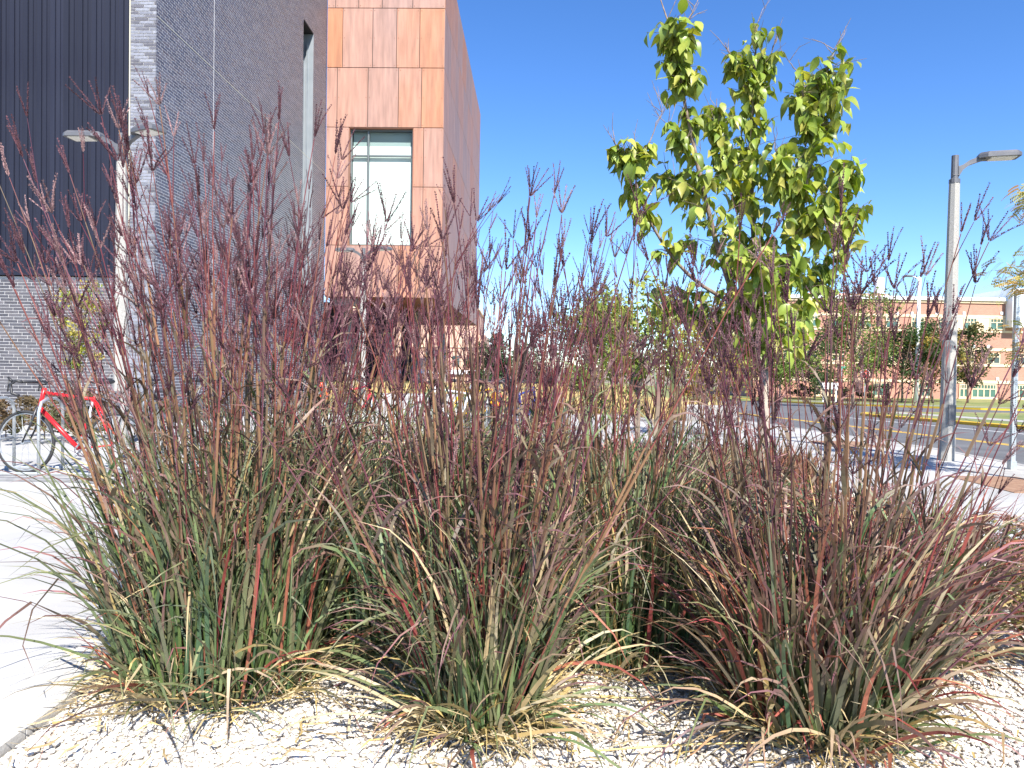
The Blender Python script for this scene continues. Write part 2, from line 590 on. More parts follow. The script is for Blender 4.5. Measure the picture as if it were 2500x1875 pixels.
# right pavement
pave = set_struct('pavement')
for j in range(0, 18):
    y0 = -1.0 + j * 1.9
    slab(m_ := MB(), 3.82, 6.05, y0, y0 + 1.9 - GAP, 0.0)
    m_.build('slab', M['concrete'], pave)
for j in range(0, 12):
    y0 = -1.0 + j * 2.85
    slab(m_ := MB(), 6.062, 7.42, y0, y0 + 2.85 - GAP, 0.002)
    m_.build('slab', M['concrete_old'] if j % 2 else M['concrete'], pave)
rk = set_struct('road_kerb')
for j in range(0, 12):
    y0 = -1.0 + j * 2.85
    slab(m_ := MB(), 7.43, 7.60, y0, y0 + 2.85 - .006, 0.004, b=.02)
    m_.build('kerb_stone', M['concrete_old'], rk)


def strip(name, mat, x0, x1, ya, yb, drop, dash=None):
    mb = MB()
    yy = ya
    step = 2.0
    while yy < yb - 1e-6:
        y2 = min(yy + step, yb)
        on = True
        if dash:
            on = int(yy / dash) % 2 == 0
        if on:
            mb.add([(x0, yy, gz(yy) - drop), (x1, yy, gz(yy) - drop), (x1, y2, gz(y2) - drop), (x0, y2, gz(y2) - drop)], quads=[(0, 1, 2, 3)])
        yy = y2
    return structure(mb.build(name, mat))


strip('road', M['asphalt'], 7.6, 40.0, -20, 78, .12)
strip('centre_line', M['yellow'], 10.72, 10.82, -10, 37, .116)
strip('centre_line', M['yellow'], 10.92, 11.02, -10, 37, .116)
strip('edge_line', M['white_paint'], 14.3, 14.42, -10, 35, .116)
strip('gutter', M['concrete_old'], 7.6, 7.98, -10, 40, .113)
# lawn strip beyond the road with its yellow kerb, corner at the side street
GPd = lambda px, py: GP(px, py)
cA = GP(2042, 1006)
k2 = [(16.2, -5), (16.2, 33.0), (16.5, 35.2), (17.4, 36.8), (19.2, 37.8)]


def kerb_line(name, line, w, mat, h=.0, depth=.2):
    mb = MB()
    line = [np.array(p, float) for p in line]
    nrm = []
    for i in range(len(line)):
        a = line[max(i - 1, 0)]; b = line[min(i + 1, len(line) - 1)]
        t = (b - a) / np.linalg.norm(b - a)
        nrm.append(np.array([t[1], -t[0]]))
    v = []
    for p, n_ in zip(line, nrm):
        for (o, z) in ((0, -depth), (0, h - .02), (.02, h), (w, h), (w, -depth)):
            pp = p + n_ * o
            v.append((pp[0], pp[1], gz(pp[1]) + z))
    q = []
    for i in range(len(line) - 1):
        for k in range(4):
            a = i * 5 + k
            q.append((a, a + 5, a + 6, a + 1))
    mb.add(v, quads=q)
    return structure(mb.build(name, mat))


kl = [(x, y) for x, y in [(16.2, -5), (16.2, 13), (16.2, 23), (16.2, 33.0), (16.5, 35.0), (17.3, 36.5), (19.2, 37.6), (30, 41), (50, 46)]]
kerb_line('yellow_kerb', kl, .22, M['yellow'])


def patch(name, poly, mat, top=0.0):
    mb = MB()
    n = len(poly)
    c = np.mean(np.array(poly), axis=0)
    v = [(p[0], p[1], gz(p[1]) + top) for p in poly] + [(p[0], p[1], gz(p[1]) - .26) for p in poly] + [(c[0], c[1], gz(c[1]) + top)]
    t = [(2 * n, i, (i + 1) % n) for i in range(n)]
    q = [(i, n + i, n + (i + 1) % n, (i + 1) % n) for i in range(n)]
    mb.add(v, tris=t, quads=q)
    return structure(mb.build(name, mat))


patch('lawn', [(16.42, -5), (70, -5), (70, 13), (16.42, 13)], M['lawn'])
patch('lawn', [(16.42, 13), (70, 13), (70, 50.5), (50, 45.9), (30, 40.9), (19.3, 37.4), (17.5, 36.3), (16.7, 34.9), (16.42, 33)], M['lawn'])
strip('far_path', M['concrete_old'], 18.2, 19.6, -5, 37.0, -.006)
kl2 = [(100, 20), (70, 34), (45, 45), (33, 52), (28.5, 59), (26.3, 66), (25.6, 78), (25.6, 140)]
kerb_line('yellow_kerb', kl2[::-1], .25, M['yellow'])
patch('lawn', [(25.9, 140), (25.9, 78), (26.6, 66), (28.8, 59), (33.3, 52.2), (45.2, 45.3), (70, 34.3), (100, 20.3), (130, 30), (140, 140)], M['lawn'], .002)
fp = kerb_line('far_path', [(30.5, 78), (31.5, 67), (33.5, 60.5), (38, 54.5), (48, 48)][::1], 1.6, M['concrete_old'], h=.015)
patch('lawn', [(-60, 78), (25.3, 78), (25.3, 160), (-60, 160)], M['lawn'])
# ground left and centre behind the plaza
patch('verge', [(-60, 27.1), (5.2, 27.1), (5.2, 45), (5.2, 77.9), (-60, 77.9)], M['earth'], .0)
patch('verge', [(5.25, 33.4), (7.4, 33.4), (7.4, 77.9), (5.25, 77.9)], M['earth'], .0)

# ================================================================== GRAVEL AND LITTER
def ico():
    t = (1 + 5 ** .5) / 2
    v = np.array([(-1, t, 0), (1, t, 0), (-1, -t, 0), (1, -t, 0), (0, -1, t), (0, 1, t), (0, -1, -t), (0, 1, -t), (t, 0, -1), (t, 0, 1), (-t, 0, -1), (-t, 0, 1)], float)
    v /= np.linalg.norm(v[0])
    f = [(0, 11, 5), (0, 5, 1), (0, 1, 7), (0, 7, 10), (0, 10, 11), (1, 5, 9), (5, 11, 4), (11, 10, 2), (10, 7, 6), (7, 1, 8),
         (3, 9, 4), (3, 4, 2), (3, 2, 6), (3, 6, 8), (3, 8, 9), (4, 9, 5), (2, 4, 11), (6, 2, 10), (8, 6, 7), (9, 8, 1)]
    return v, f


def ico2():
    v, f = ico()
    v = [tuple(p) for p in v]
    cache, out = {}, []

    def mid(a, b):
        k = (min(a, b), max(a, b))
        if k not in cache:
            p = (np.array(v[a]) + np.array(v[b])) / 2
            v.append(tuple(p / np.linalg.norm(p)))
            cache[k] = len(v) - 1
        return cache[k]
    for a, b, c in f:
        x, y, z = mid(a, b), mid(b, c), mid(c, a)
        out += [(a, x, z), (b, y, x), (c, z, y), (x, y, z)]
    return np.array(v), out


def gravel(name, n, xr, yr, size, hi, seed, tone, keep=None):
    r = np.random.default_rng(seed)
    tv, tf = ico2() if hi else ico()
    tf = np.array(tf)
    # a few angular templates
    tmpl = []
    for k in range(24):
        vv = tv.copy()
        for _ in range(7):
            nrm = r.normal(size=3); nrm /= np.linalg.norm(nrm)
            d = .55 + .3 * r.random()
            e = vv @ nrm - d
            vv -= np.outer(np.maximum(e, 0), nrm)
        vv += r.normal(0, .025, vv.shape)
        tmpl.append(vv)
    pos = np.column_stack([r.uniform(*xr, n), r.uniform(*yr, n)])
    if keep is not None:
        pos = pos[keep(pos)]
    n = len(pos)
    mb = MB()
    V = np.empty((n, len(tv), 3)); C = np.empty((n, len(tv), 3))
    for i in range(n):
        s = size * np.exp(r.normal(0, .27))
        sc = s * np.array([1, r.uniform(.65, 1), r.uniform(.45, .75)])
        e = Euler((r.normal(0, .22), r.normal(0, .22), r.uniform(0, 6.28))).to_matrix()
        vv = (tmpl[r.integers(24)] * sc) @ np.array(e).T
        V[i] = vv + np.array([pos[i, 0], pos[i, 1], -.035 + s * .42 + r.random() * size * .35])
        w = r.random()
        base = np.array(tone) * r.uniform(.82, 1.12)
        if w < .16:
            base = base * np.array([.98, .88, .76])
        elif w < .24:
            base = base * np.array([.72, .70, .70])
        C[i] = base
    F = (tf[None] + (np.arange(n) * len(tv))[:, None, None]).reshape(-1, 3)
    mb.add(V.reshape(-1, 3), tris=F, col=C.reshape(-1, 3))
    o = mb.build(name, M['stone'], kind='stuff')
    return o


TONE = (.70, .66, .60)
gr = gravel('gravel', 46000, (-1.67, 2.7), (1.55, 3.9), .0108, False, 3, TONE, keep=lambda p: np.abs(p[:, 0]) < .76 * p[:, 1] + .12)
tag(gr, 'cream crushed stone gravel covering the planting bed in front', 'gravel')
gr2 = gravel('gravel', 13000, (-1.67, 3.76), (3.9, 8.2), .020, False, 4, TONE)
tag(gr2, 'cream gravel farther back under the grass clumps and shrubs', 'gravel')

# ================================================================== BIG GREY BRICK BUILDING
YAW = math.atan(50.0 / FPX)          # building stands turned a touch to the view
BD = 16.0
bx0 = (376 - 1250) / FPX * BD
BO = np.array([bx0, BD, 0.0])        # near corner of the brick wall
u_dep = np.array([math.sin(YAW), math.cos(YAW), 0])     # along the receding wall
u_rt = np.array([math.cos(YAW), -math.sin(YAW), 0])     # to the right along fronts
RZ = -YAW


class Frame(MB):
    """mesh built in building coordinates: a = right, b = depth, z = up"""
    def w(self, parent_loc):
        return self


def local_build(mb, name, mat, root, smooth=False, kind=None):
    me = mesh_from(name, mb, smooth)
    return link(name, me, mat, root, kind)


GB = thing('brick_building', 'tall grey brick building with navy ribbed cladding on the left', 'building', (BO[0], BO[1], gz(BD)), rotz=RZ)
ZG = gz(BD)
COLW = .56       # width of the column coloured with sun glare
BASEH = 3.18
ZTOP = 17.6
LEN = 12.95      # length of receding wall
BL, BH, MT = .305, .0677, .0125
# wall cores (mortar)
S0, S1, SZ0, SZ1 = 10.05, 11.25, 3.2, 13.4
m_ = MB()
m_.box(-.5, -.012, 0.012, S0, -2, ZTOP)
m_.box(-.5, -.012, S1, LEN, -2, ZTOP)
m_.box(-.5, -.012, S0, S1, -2, SZ0)
m_.box(-.5, -.012, S0, S1, SZ1, ZTOP)
local_build(m_, 'side_wall', M['mortar'], GB)
m_ = MB().box(-COLW, -.512, .012, .5, -2, ZTOP)
m_.box(-.512, -.0125, .012, .0125, -2, ZTOP)
local_build(m_, 'corner_wall', M['mortar_front'], GB)
m_ = MB().box(-7.5, -COLW - .002, .062, .5, -2, BASEH)
local_build(m_, 'base_wall', M['mortar_front'], GB)
m_ = MB().box(-7.5, -.5, .6, LEN, -2, ZTOP - .05)
local_build(m_, 'core', M['dark'], GB)

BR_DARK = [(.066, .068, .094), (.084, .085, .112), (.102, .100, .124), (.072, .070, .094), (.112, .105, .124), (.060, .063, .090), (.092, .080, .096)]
BR_BASE = [(.075, .071, .080), (.090, .086, .094), (.064, .062, .072), (.102, .096, .104)]
BR_GLARE = [(.165, .17, .198), (.20, .206, .238), (.115, .113, .13), (.22, .228, .26), (.18, .185, .215), (.098, .094, .108)]  # sun glare on the glossy grey brick is put into these paler tones


def brick_mesh(length, col, face):
    """five visible faces of one brick, face 'f' looks to -b, 's' looks to +a"""
    mb = MB()
    d, ch = (.006, .002) if face == 'f' else (.0028, .0008)
    l, h = length, BH - MT
    pts = []
    for (x, z, o) in ((0, 0, 0), (l, 0, 0), (l, h, 0), (0, h, 0), (0, 0, d - ch), (l, 0, d - ch), (l, h, d - ch), (0, h, d - ch),
                      (ch, ch, d), (l - ch, ch, d), (l - ch, h - ch, d), (ch, h - ch, d)):
        if face == 'f':
            pts.append((x, -o, z))
        else:
            pts.append((o, x, z))
    q = [(0, 1, 5, 4), (1, 2, 6, 5), (2, 3, 7, 6), (3, 0, 4, 7), (4, 5, 9, 8), (5, 6, 10, 9), (6, 7, 11, 10), (7, 4, 8, 11), (8, 9, 10, 11)]
    mb.add(pts, quads=q, col=col)
    return mb


pieces = {'side': MB(), 'front': MB()}
single = []           # (mesh key, location)
BMESH = {}


def lay(face, a0, a1, off, z0, z1, cols, target, r, pick=None, holes=None):
    nrow = int((z1 - z0) / BH)
    for k in range(nrow):
        z = z0 + k * BH
        x = a0 - (BL * (k % 3) / 3.0 + (0.02 if k % 2 else 0))
        while x < a1 - .02:
            s, e = max(x, a0), min(x + BL - MT, a1)
            x += BL
            if e - s < .03:
                continue
            if holes:
                skip = False
                for (h0, h1, hz0, hz1) in holes:
                    if z + BH > hz0 and z < hz1 and e > h0 and s < h1:
                        if s < h0 - .03:
                            e = h0
                        elif e > h1 + .03:
                            s = h1
                        else:
                            skip = True
                if skip:
                    continue
            ci = r.integers(len(cols))
            c = cols[ci]
            full = abs((e - s) - (BL - MT)) < 1e-4
            loc = (s, off, z) if face == 'f' else (off, s, z)
            if pick is not None and full and pick(s, z):
                key = (face, id(cols), ci)
                if key not in BMESH:
                    BMESH[key] = mesh_from('brick', brick_mesh(BL - MT, c, face))
                    BMESH[key].materials.append(M['brick'])
                single.append((BMESH[key], loc))
            else:
                bm = brick_mesh(e - s, np.array(c) * r.uniform(.85, 1.15), face)
                target.add(bm.v[0] + np.array(loc), quads=bm.q[0], col=bm.c[0])


r_ = np.random.default_rng(5)
lay('s', .0, LEN, -.012, -.6, ZTOP, BR_DARK, pieces['side'], r_, holes=[(S0, S1, SZ0, SZ1)])
lay('f', -COLW, -.0, .012, -.6, ZTOP, BR_GLARE, pieces['front'], r_, pick=lambda s, z: 5.2 < z < 9.6)
nb = len(single)
lay('f', -7.4, -COLW - .01, .062, -.6, BASEH - .04, BR_BASE, pieces['front'], r_, pick=lambda s, z: -2.6 < s < -.8 and .4 < z < 3.1)
single = single[:300]
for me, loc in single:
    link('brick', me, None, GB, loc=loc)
local_build(pieces['side'], 'brick_courses', M['brick'], GB, kind='stuff')
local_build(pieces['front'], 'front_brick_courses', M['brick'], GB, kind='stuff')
# joints and slot window
local_build(MB().box(-.012, -.007, 2.862, 2.880, -1, ZTOP), 'control_joint', M['mortar'], GB)
local_build(MB().box(-.012, -.005, .05, LEN, 8.78, 8.795), 'joint_strip', M['trim'], GB)
m_ = MB()
m_.box(-.62, -.5, S0 - .05, S1 + .05, SZ0 - .05, SZ1 + .05)
local_build(m_, 'slot_back', M['glass_far'], GB)
m_ = MB().box(-.5, -.001, S1 - .06, S1 - .002, SZ0, SZ1)
local_build(m_, 'slot_jamb', M['grey_metal'], GB)
m_ = MB().box(-.5, -.03, S0 + .002, S0 + .05, SZ0, SZ1)
local_build(m_, 'slot_jamb', M['grey_metal'], GB)
m_ = MB().box(-.46, -.34, S1 - .30, S1 - .061, SZ0, SZ1 - .9)
m_.box(-.24, -.20, S1 - .12, S1 - .061, SZ0, SZ1 - .4)
local_build(m_, 'slot_mullion', M['grey_metal'], GB)
m_ = MB().box(-.5, -.002, S0 + .05, S1 - .06, SZ1 - .03, SZ1 - .002)
local_build(m_, 'slot_head_shade', M['dark'], GB)  # slot ceiling, its shadow put into the near-black colour
# navy cladding, one ribbed panel after another
local_build(MB().box(-7.5, -COLW - .03, .12, .49, BASEH + .19, ZTOP), 'cladding_backing', M['dark'], GB)
pw = .30
prof = [(0, 0), (.10, 0), (.105, -.035), (.125, -.035), (.13, 0), (.215, 0), (.22, -.02), (.232, -.02), (.237, 0), (pw - .004, 0)]
pm = MB()
pv = [(x, y, 0) for x, y in prof] + [(x, y, ZTOP - BASEH - .2) for x, y in prof]
n_ = len(prof)
pm.add(pv, quads=[(i, i + 1, n_ + i + 1, n_ + i) for i in range(n_ - 1)])
pme = mesh_from('metal_panel', pm)
pme.materials.append(M['metal_dark'])
for k in range(23):
    link('metal_panel', pme, None, GB, loc=(-COLW - .03 - pw * (k + 1), .115, BASEH + .2))
local_build(MB().box(-COLW - .028, -COLW - .004, -.002, .12, BASEH + .1, ZTOP), 'edge_trim', M['trim'], GB)
local_build(MB().box(-7.5, -COLW - .03, -.02, .13, BASEH + .02, BASEH + .19), 'ledge', M['metal_dark'], GB)

# ================================================================== COPPER CLAD WING
CD = LEN - .02
CO = BO + u_dep * CD
CW_ = 4.56
CZ0 = 3.95
ROWH = 2.278
CLEN = 18.7
CB = thing('copper_wing', 'copper panel clad upper storey wing with one tall window', 'building', (CO[0], CO[1], gz(CO[1])), rotz=RZ)
zo = -gz(CO[1])         # local z of world zero
c0, ctop = CZ0 + zo, CZ0 + zo + ROWH * 5.9
# core volume, set behind the panels; the far end has a recessed corner
WX0, WX1 = .90, 3.40
wz0, wz1 = c0 + ROWH * .88, c0 + ROWH * 2.885
rowz = [c0, c0 + ROWH * .88] + [c0 + ROWH * (.88 + k) for k in range(1, 6)] + [ctop]
rowz = rowz[:7]
m_ = MB()
m_.box(.02, WX0, .03, 3, c0 + .03, ctop)
m_.box(WX1, CW_ - .02, .03, 3, c0 + .03, ctop)
m_.box(WX0, WX1, .03, 3, c0 + .03, wz0)
m_.box(WX0, WX1, .03, 3, wz1, ctop)
m_.box(WX0 - .2, WX1 + .2, .8, 3, wz0 - .1, wz1 + .1)
m_.box(.02, CW_ - .02, 3, CLEN - 1.6, c0 + .03, ctop)
m_.box(.02, CW_ - .02, CLEN - 1.6, CLEN, wz1 + .2, ctop)
m_.box(.02, CW_ - .02, CLEN - 1.6, CLEN, c0 + .03, c0 + 1.9)
m_.box(.02, CW_ - 1.2, CLEN - 1.6, CLEN, c0 + 1.9, wz1 + .2)
local_build(m_, 'wing_core', M['dark'], CB)
local_build(MB().box(.02, CW_ - .02, .03, CLEN, c0 + .001, c0 + .028), 'soffit', M['soffit'], CB)


def P2a(px):
    """photo x on the copper front -> distance along it"""
    return (px - 788.0) / FPX * 28.9


def copper_panel(a0, a1, z0, z1):
    g_ = .010
    mb = MB().bbox(a0 + g_, a1 - g_, -.006, .018, z0 + g_, z1 - g_, .006)
    c = np.array([(a0 + a1) / 2, 0, (z0 + z1) / 2])
    mb.v[0] -= c
    me = mesh_from('copper_panel', mb); me.materials.append(M['copper'])
    link('copper_panel', me, None, CB, loc=tuple(c))
    for zz in (z0 + .09, (z0 + z1) / 2, z1 - .09):
        for aa in (a0 + .07, a1 - .07):
            bolts.box(aa - .013, aa + .013, -.016, -.007, zz - .013, zz + .013)


bolts = MB()
joints = {6: [], 5: [808, 864, 921, 995], 4: [826, 899, 957, 1013], 3: [814, 889, 963, 1019]}
z_r = [c0, wz0, wz0 + ROWH, wz1, wz1 + ROWH, wz1 + 2 * ROWH, ctop]
z_r[3] = wz0 + 2 * ROWH
rows_j = [[836, 905, 968, 1020], None, None, [814, 889, 963, 1019], [826, 899, 957, 1013], [808, 864, 921, 995]]
for k in range(6):
    za, zb = z_r[k], z_r[k + 1]
    if rows_j[k] is None:
        copper_panel(0, WX0, za, zb)
        copper_panel(WX1, P2a(1026), za, zb)
        copper_panel(P2a(1026), CW_, za, zb)
    else:
        e = [0] + [P2a(x) for x in rows_j[k]] + [CW_]
        for i in range(len(e) - 1):
            copper_panel(e[i], e[i + 1], za, zb)
local_build(bolts, 'bolts', M['soffit'], CB, kind='stuff')
# right hand side panels
r_ = np.random.default_rng(9)
for k in range(6):
    za, zb = z_r[k], z_r[k + 1]
    b0 = .02
    first = True
    while b0 < CLEN - .05:
        b1 = min(b0 + r_.choice([1.2, 1.55, 1.9, 2.3]), CLEN)
        if CLEN - b1 < .6:
            b1 = CLEN
        if k in (1, 2) and b1 > CLEN - 1.6:
            b1 = CLEN - 1.6
            if b1 - b0 < .1:
                break
        g_ = .007
        mb = MB().bbox(-.018, .006, b0 + g_, b1 - g_, za + g_, zb - g_, .006)
        c = np.array([CW_, (b0 + b1) / 2, (za + zb) / 2])
        mb.v[0] -= np.array([0, c[1], c[2]])
        me = mesh_from('copper_panel', mb); me.materials.append(M['copper'])
        link('copper_panel', me, None, CB, loc=tuple(c))
        if k in (1, 2) and b1 >= CLEN - 1.61:
            break
        b0 = b1
# tall window
rv = MB()
rv.box(WX0 - .002, WX0 + .02, .0185, .8, wz0, wz0 + 2 * ROWH)
rv.box(WX1 - .02, WX1 + .002, .0185, .8, wz0, wz0 + 2 * ROWH)
rv.box(WX0, WX1, .0185, .8, wz0, wz0 + .02)
rv.box(WX0, WX1, .0185, .8, wz0 + 2 * ROWH - .02, wz0 + 2 * ROWH + .002)
local_build(rv, 'window_reveal', M['soffit'], CB)
wt = wz0 + 2 * ROWH
tr_z = wt - 1.03
mul = WX0 + .72
wf = MB()
fb = .20
wf.box(WX0 + .02, WX0 + .075, fb, fb + .10, wz0 + .02, wt - .02)
wf.box(WX1 - .075, WX1 - .02, fb, fb + .10, wz0 + .02, wt - .02)
wf.box(WX0 + .075, WX1 - .075, fb, fb + .10, wz0 + .02, wz0 + .08)
wf.box(WX0 + .075, WX1 - .075, fb, fb + .10, wt - .08, wt - .02)
wf.box(mul - .03, mul + .03, fb - .01, fb + .10, wz0 + .08, wt - .08)
wf.box(WX0 + .075, mul - .03, fb, fb + .10, tr_z - .03, tr_z + .03)
wf.box(mul + .03, WX1 - .075, fb, fb + .10, tr_z - .03, tr_z + .03)
wfo = local_build(wf, 'window_frame', M['frame_al'], CB)
for (a0, a1, z0, z1) in ((WX0 + .075, mul - .03, wz0 + .08, tr_z - .03), (mul + .03, WX1 - .075, wz0 + .08, tr_z - .03),
                         (WX0 + .075, mul - .03, tr_z + .03, wt - .08), (mul + .03, WX1 - .075, tr_z + .03, wt - .08)):
    local_build(MB().add([(a0, fb + .04, z0), (a1, fb + .04, z0), (a1, fb + .04, z1), (a0, fb + .04, z1)], quads=[(0, 1, 2, 3)]), 'pane', M['glass'], wfo)
local_build(MB().box(WX0 + .08, WX1 - .08, fb + .16, fb + .17, wz0 + .06, wt - .62), 'blind', M['blind'], wfo)
local_build(MB().box(WX0 + .08, WX1 - .08, fb + .22, fb + .23, wt - .62, wt - .06), 'blind_top', surf('grey_blind', (.36, .42, .42), rough=.8), wfo)
# undercroft: columns, beam, near-black boxes standing in for the shade under the wing
gzb = lambda b: gz(CO[1] + b) - gz(CO[1])
for (a, b, lean, wd) in ((.42, 2.6, -.30, .36), (1.50, 5.2, .25, .34), (2.45, 7.4, .2, .34), (3.3, 11, -.2, .36)):
    z0 = gzb(b) - .3
    v = []
    for (zz, sh, w_) in ((z0, -lean * .5, wd * 1.15), (c0 + .001, lean * .5, wd * .8)):
        for (i, j) in ((-1, -1), (1, -1), (1, 1), (-1, 1)):
            v.append((a + sh + i * w_ / 2, b + j * .22, zz))
    local_build(MB().add(v, quads=[(0, 1, 5, 4), (1, 2, 6, 5), (2, 3, 7, 6), (3, 0, 4, 7)]), 'column', M['concrete_old'], CB)
m_ = MB()
m_.box(-.75, .22, 2.5, 3.1, -1.5, c0)
m_.box(.55, 1.32, 5.0, 5.6, -1.5, c0)
m_.box(1.80, 2.20, 7.0, 7.6, -1.5, c0)
m_.box(-3.0, .4, 9.0, 9.4, -1.5, c0)
local_build(m_, 'shade_wall', M['dark'], CB)
local_build(MB().box(.05, 1.15, .6, .9, c0 - .28, c0), 'beam', M['concrete_old'], CB)

# ================================================================== FAR BUILDINGS
def far_box(root, name, mat, x0, x1, y0, y1, z0, z1):
    return MB().box(x0, x1, y0, y1, z0, z1).build(name, mat, root)


RBY = 86.0
ra = UP(1800, 985, RBY); rb_ = UP(2660, 985, RBY)
RB = thing('brick_hall', 'three storey red brick hall with cream bands across the street', 'building', (UP(2300, 985, RBY)[0], RBY, gz(RBY)))


def PZ(px, py, Y=RBY):
    return UP(px, py, Y)


zf = lambda py: UP(2400, py, RBY)[2]
xf = lambda px: UP(px, 850, RBY)[0]
XL, XR = xf(1840), xf(2640)
zr = zf(727)
far_box(RB, 'wall', M['brick_red'], XL, XR, RBY, RBY + 14, gz(RBY) - 1, zf(741))
far_box(RB, 'fascia', M['white_wall'], XL - .3, XR, RBY - .35, RBY + 13, zf(735) + .003, zr)
far_box(RB, 'cornice', M['cream'], XL - .1, XR, RBY - .15, RBY + 12, zf(741) + .002, zf(735))
for (pa, pb) in ((770, 776.5), (807, 812), (850, 857), (889, 895), (929, 936.5)):
    far_box(RB, 'band', M['cream'], XL, XR, RBY - .08, RBY + .05, zf(pb), zf(pa))
for (p0, p1) in ((2382.5, 2413.5), (2448, 2452), (2309, 2350), (2225, 2240)):
    far_box(RB, 'cream_panel', M['cream'], xf(p0), xf(p1), RBY - .05, RBY + .04, zf(806.5), zf(777))


def far_window(p0, p1, ya, yb, n, glass):
    x0, x1, z0, z1 = xf(p0), xf(p1), zf(yb), zf(ya)
    f = MB()
    t = .10
    tz = z1 - (z1 - z0) * .36
    f.box(x0, x1, RBY - .12, RBY - .02, z1 - t, z1)
    f.box(x0, x1, RBY - .12, RBY - .02, z0, z0 + t)
    f.box(x0, x0 + t, RBY - .12, RBY - .02, z0 + t, z1 - t)
    f.box(x1 - t, x1, RBY - .12, RBY - .02, z0 + t, z1 - t)
    f.box(x0 + t, x1 - t, RBY - .12, RBY - .02, tz - t * .5, tz + t * .5)
    for k in range(1, n):
        x = x0 + (x1 - x0) * k / n
        f.box(x - t * .6, x + t * .6, RBY - .12, RBY - .02, z0 + t, tz - t * .5)
    for k in range(1, 2 * n):
        x = x0 + (x1 - x0) * k / (2 * n)
        f.box(x - t * .35, x + t * .35, RBY - .12, RBY - .02, tz + t * .5, z1 - t)
    fo = f.build('window', M['cream'], RB)
    for k in range(n):
        a = x0 + (x1 - x0) * k / n; b = x0 + (x1 - x0) * (k + 1) / n
        MB().box(a + .02, b - .02, RBY - .07, RBY - .055, z0 + .02, z1 - .02).build('pane', glass, fo)


for (p0, p1) in ((1890, 1925), (1960, 1995), (2030, 2062), (2094, 2126), (2160, 2192), (2222, 2254), (2286, 2309), (2350, 2382), (2414, 2447), (2496, 2528)):
    far_window(p0, p1, 777, 805, 2, M['glass_green'])
for (p0, p1) in ((1890, 1925), (1960, 1995), (2030, 2062), (2094, 2126), (2160, 2192), (2222, 2254), (2286, 2315), (2347, 2378), (2409, 2441), (2474, 2506)):
    far_window(p0, p1, 861, 888, 2, M['glass_far'])
for (p0, p1, n) in ((1990, 2040, 3), (2130, 2175, 3), (2230, 2275, 3), (2344, 2366, 2), (2374, 2434, 4), (2475, 2520, 3)):
    far_window(p0, p1, 938, 971, n, M['glass_green'])
    far_box(RB, 'sill', M['cream'], xf(p0) - .1, xf(p1) + .1, RBY - .18, RBY, zf(974.5), zf(971.3))
for (px, py) in ((2190, 765), (2225, 765), (2353, 765), (2445, 765), (2286, 765), (2376, 846), (2412, 846), (2340, 846), (2434, 925), (2477, 925), (2370, 925)):
    c = PZ(px, py)
    far_box(RB, 'stone_square', M['white_wall'], c[0] - .16, c[0] + .16, RBY - .11, RBY - .01, c[2] - .16, c[2] + .16)
far_box(RB, 'stair_tower', M['white_wall'], xf(2452), xf(2493), RBY - 1.2, RBY + 6, zf(799), zf(705))
far_box(RB, 'roof_house', M['redroof'], xf(1990), xf(2199), RBY + 3, RBY + 10, zr - .3, zf(715))
ch = UP(2147, 716, RBY + 6)
MB().tube([(ch[0], RBY + 6, zr), (ch[0], RBY + 6, UP(2147, 678, RBY + 6)[2])], [.62, .48], 10).build('flue', M['white_wall'], RB, smooth=True)

PBY = 62.0
PB = thing('tan_brick_building', 'tan brick building far off beyond the copper wing', 'building', (UP(1090, 900, PBY)[0], PBY, gz(PBY)))
q1 = UP(880, 757, PBY); q2 = UP(1168, 757, PBY); q3 = UP(1184, 817, PBY)
far_box(PB, 'wall', M['brick_peach'], q1[0] - 5, q2[0], PBY, PBY + 12, gz(PBY) - .5, q2[2])
far_box(PB, 'parapet', M['cream'], q1[0] - 5.1, q2[0] + .1, PBY - .1, PBY + 12, q2[2], q2[2] + .15)
far_box(PB, 'annex_wall', M['brick_peach'], q2[0] + .01, q3[0], PBY + .4, PBY + 11, gz(PBY) - .5, q3[2])
far_box(PB, 'plinth', M['white_wall'], q1[0] - 5, q3[0] + .05, PBY - .25, PBY - .02, UP(1090, 913, PBY)[2], UP(1090, 903, PBY)[2])
far_box(PB, 'string_course', M['cream'], q1[0] - 5, q2[0] - .02, PBY - .08, PBY - .01, UP(1090, 848, PBY)[2], UP(1090, 845, PBY)[2])
for (p0, p1, ya, yb) in ((1038, 1062, 850, 893), (1105, 1122, 868, 893), (1140, 1155, 868, 893)):
    a = UP(p0, ya, PBY); b = UP(p1, yb, PBY)
    fo = MB().box(a[0], b[0], PBY - .10, PBY - .02, b[2], a[2]).build('window', M['frame_al'], PB)
    MB().box(a[0] + .08, b[0] - .08, PBY - .12, PBY - .101, b[2] + .5, a[2] - .08).build('pane', M['glass_far'], fo)
    MB().box(a[0] + .08, b[0] - .08, PBY - .12, PBY - .101, b[2] + .08, b[2] + .42).build('pane', M['glass_far'], fo)

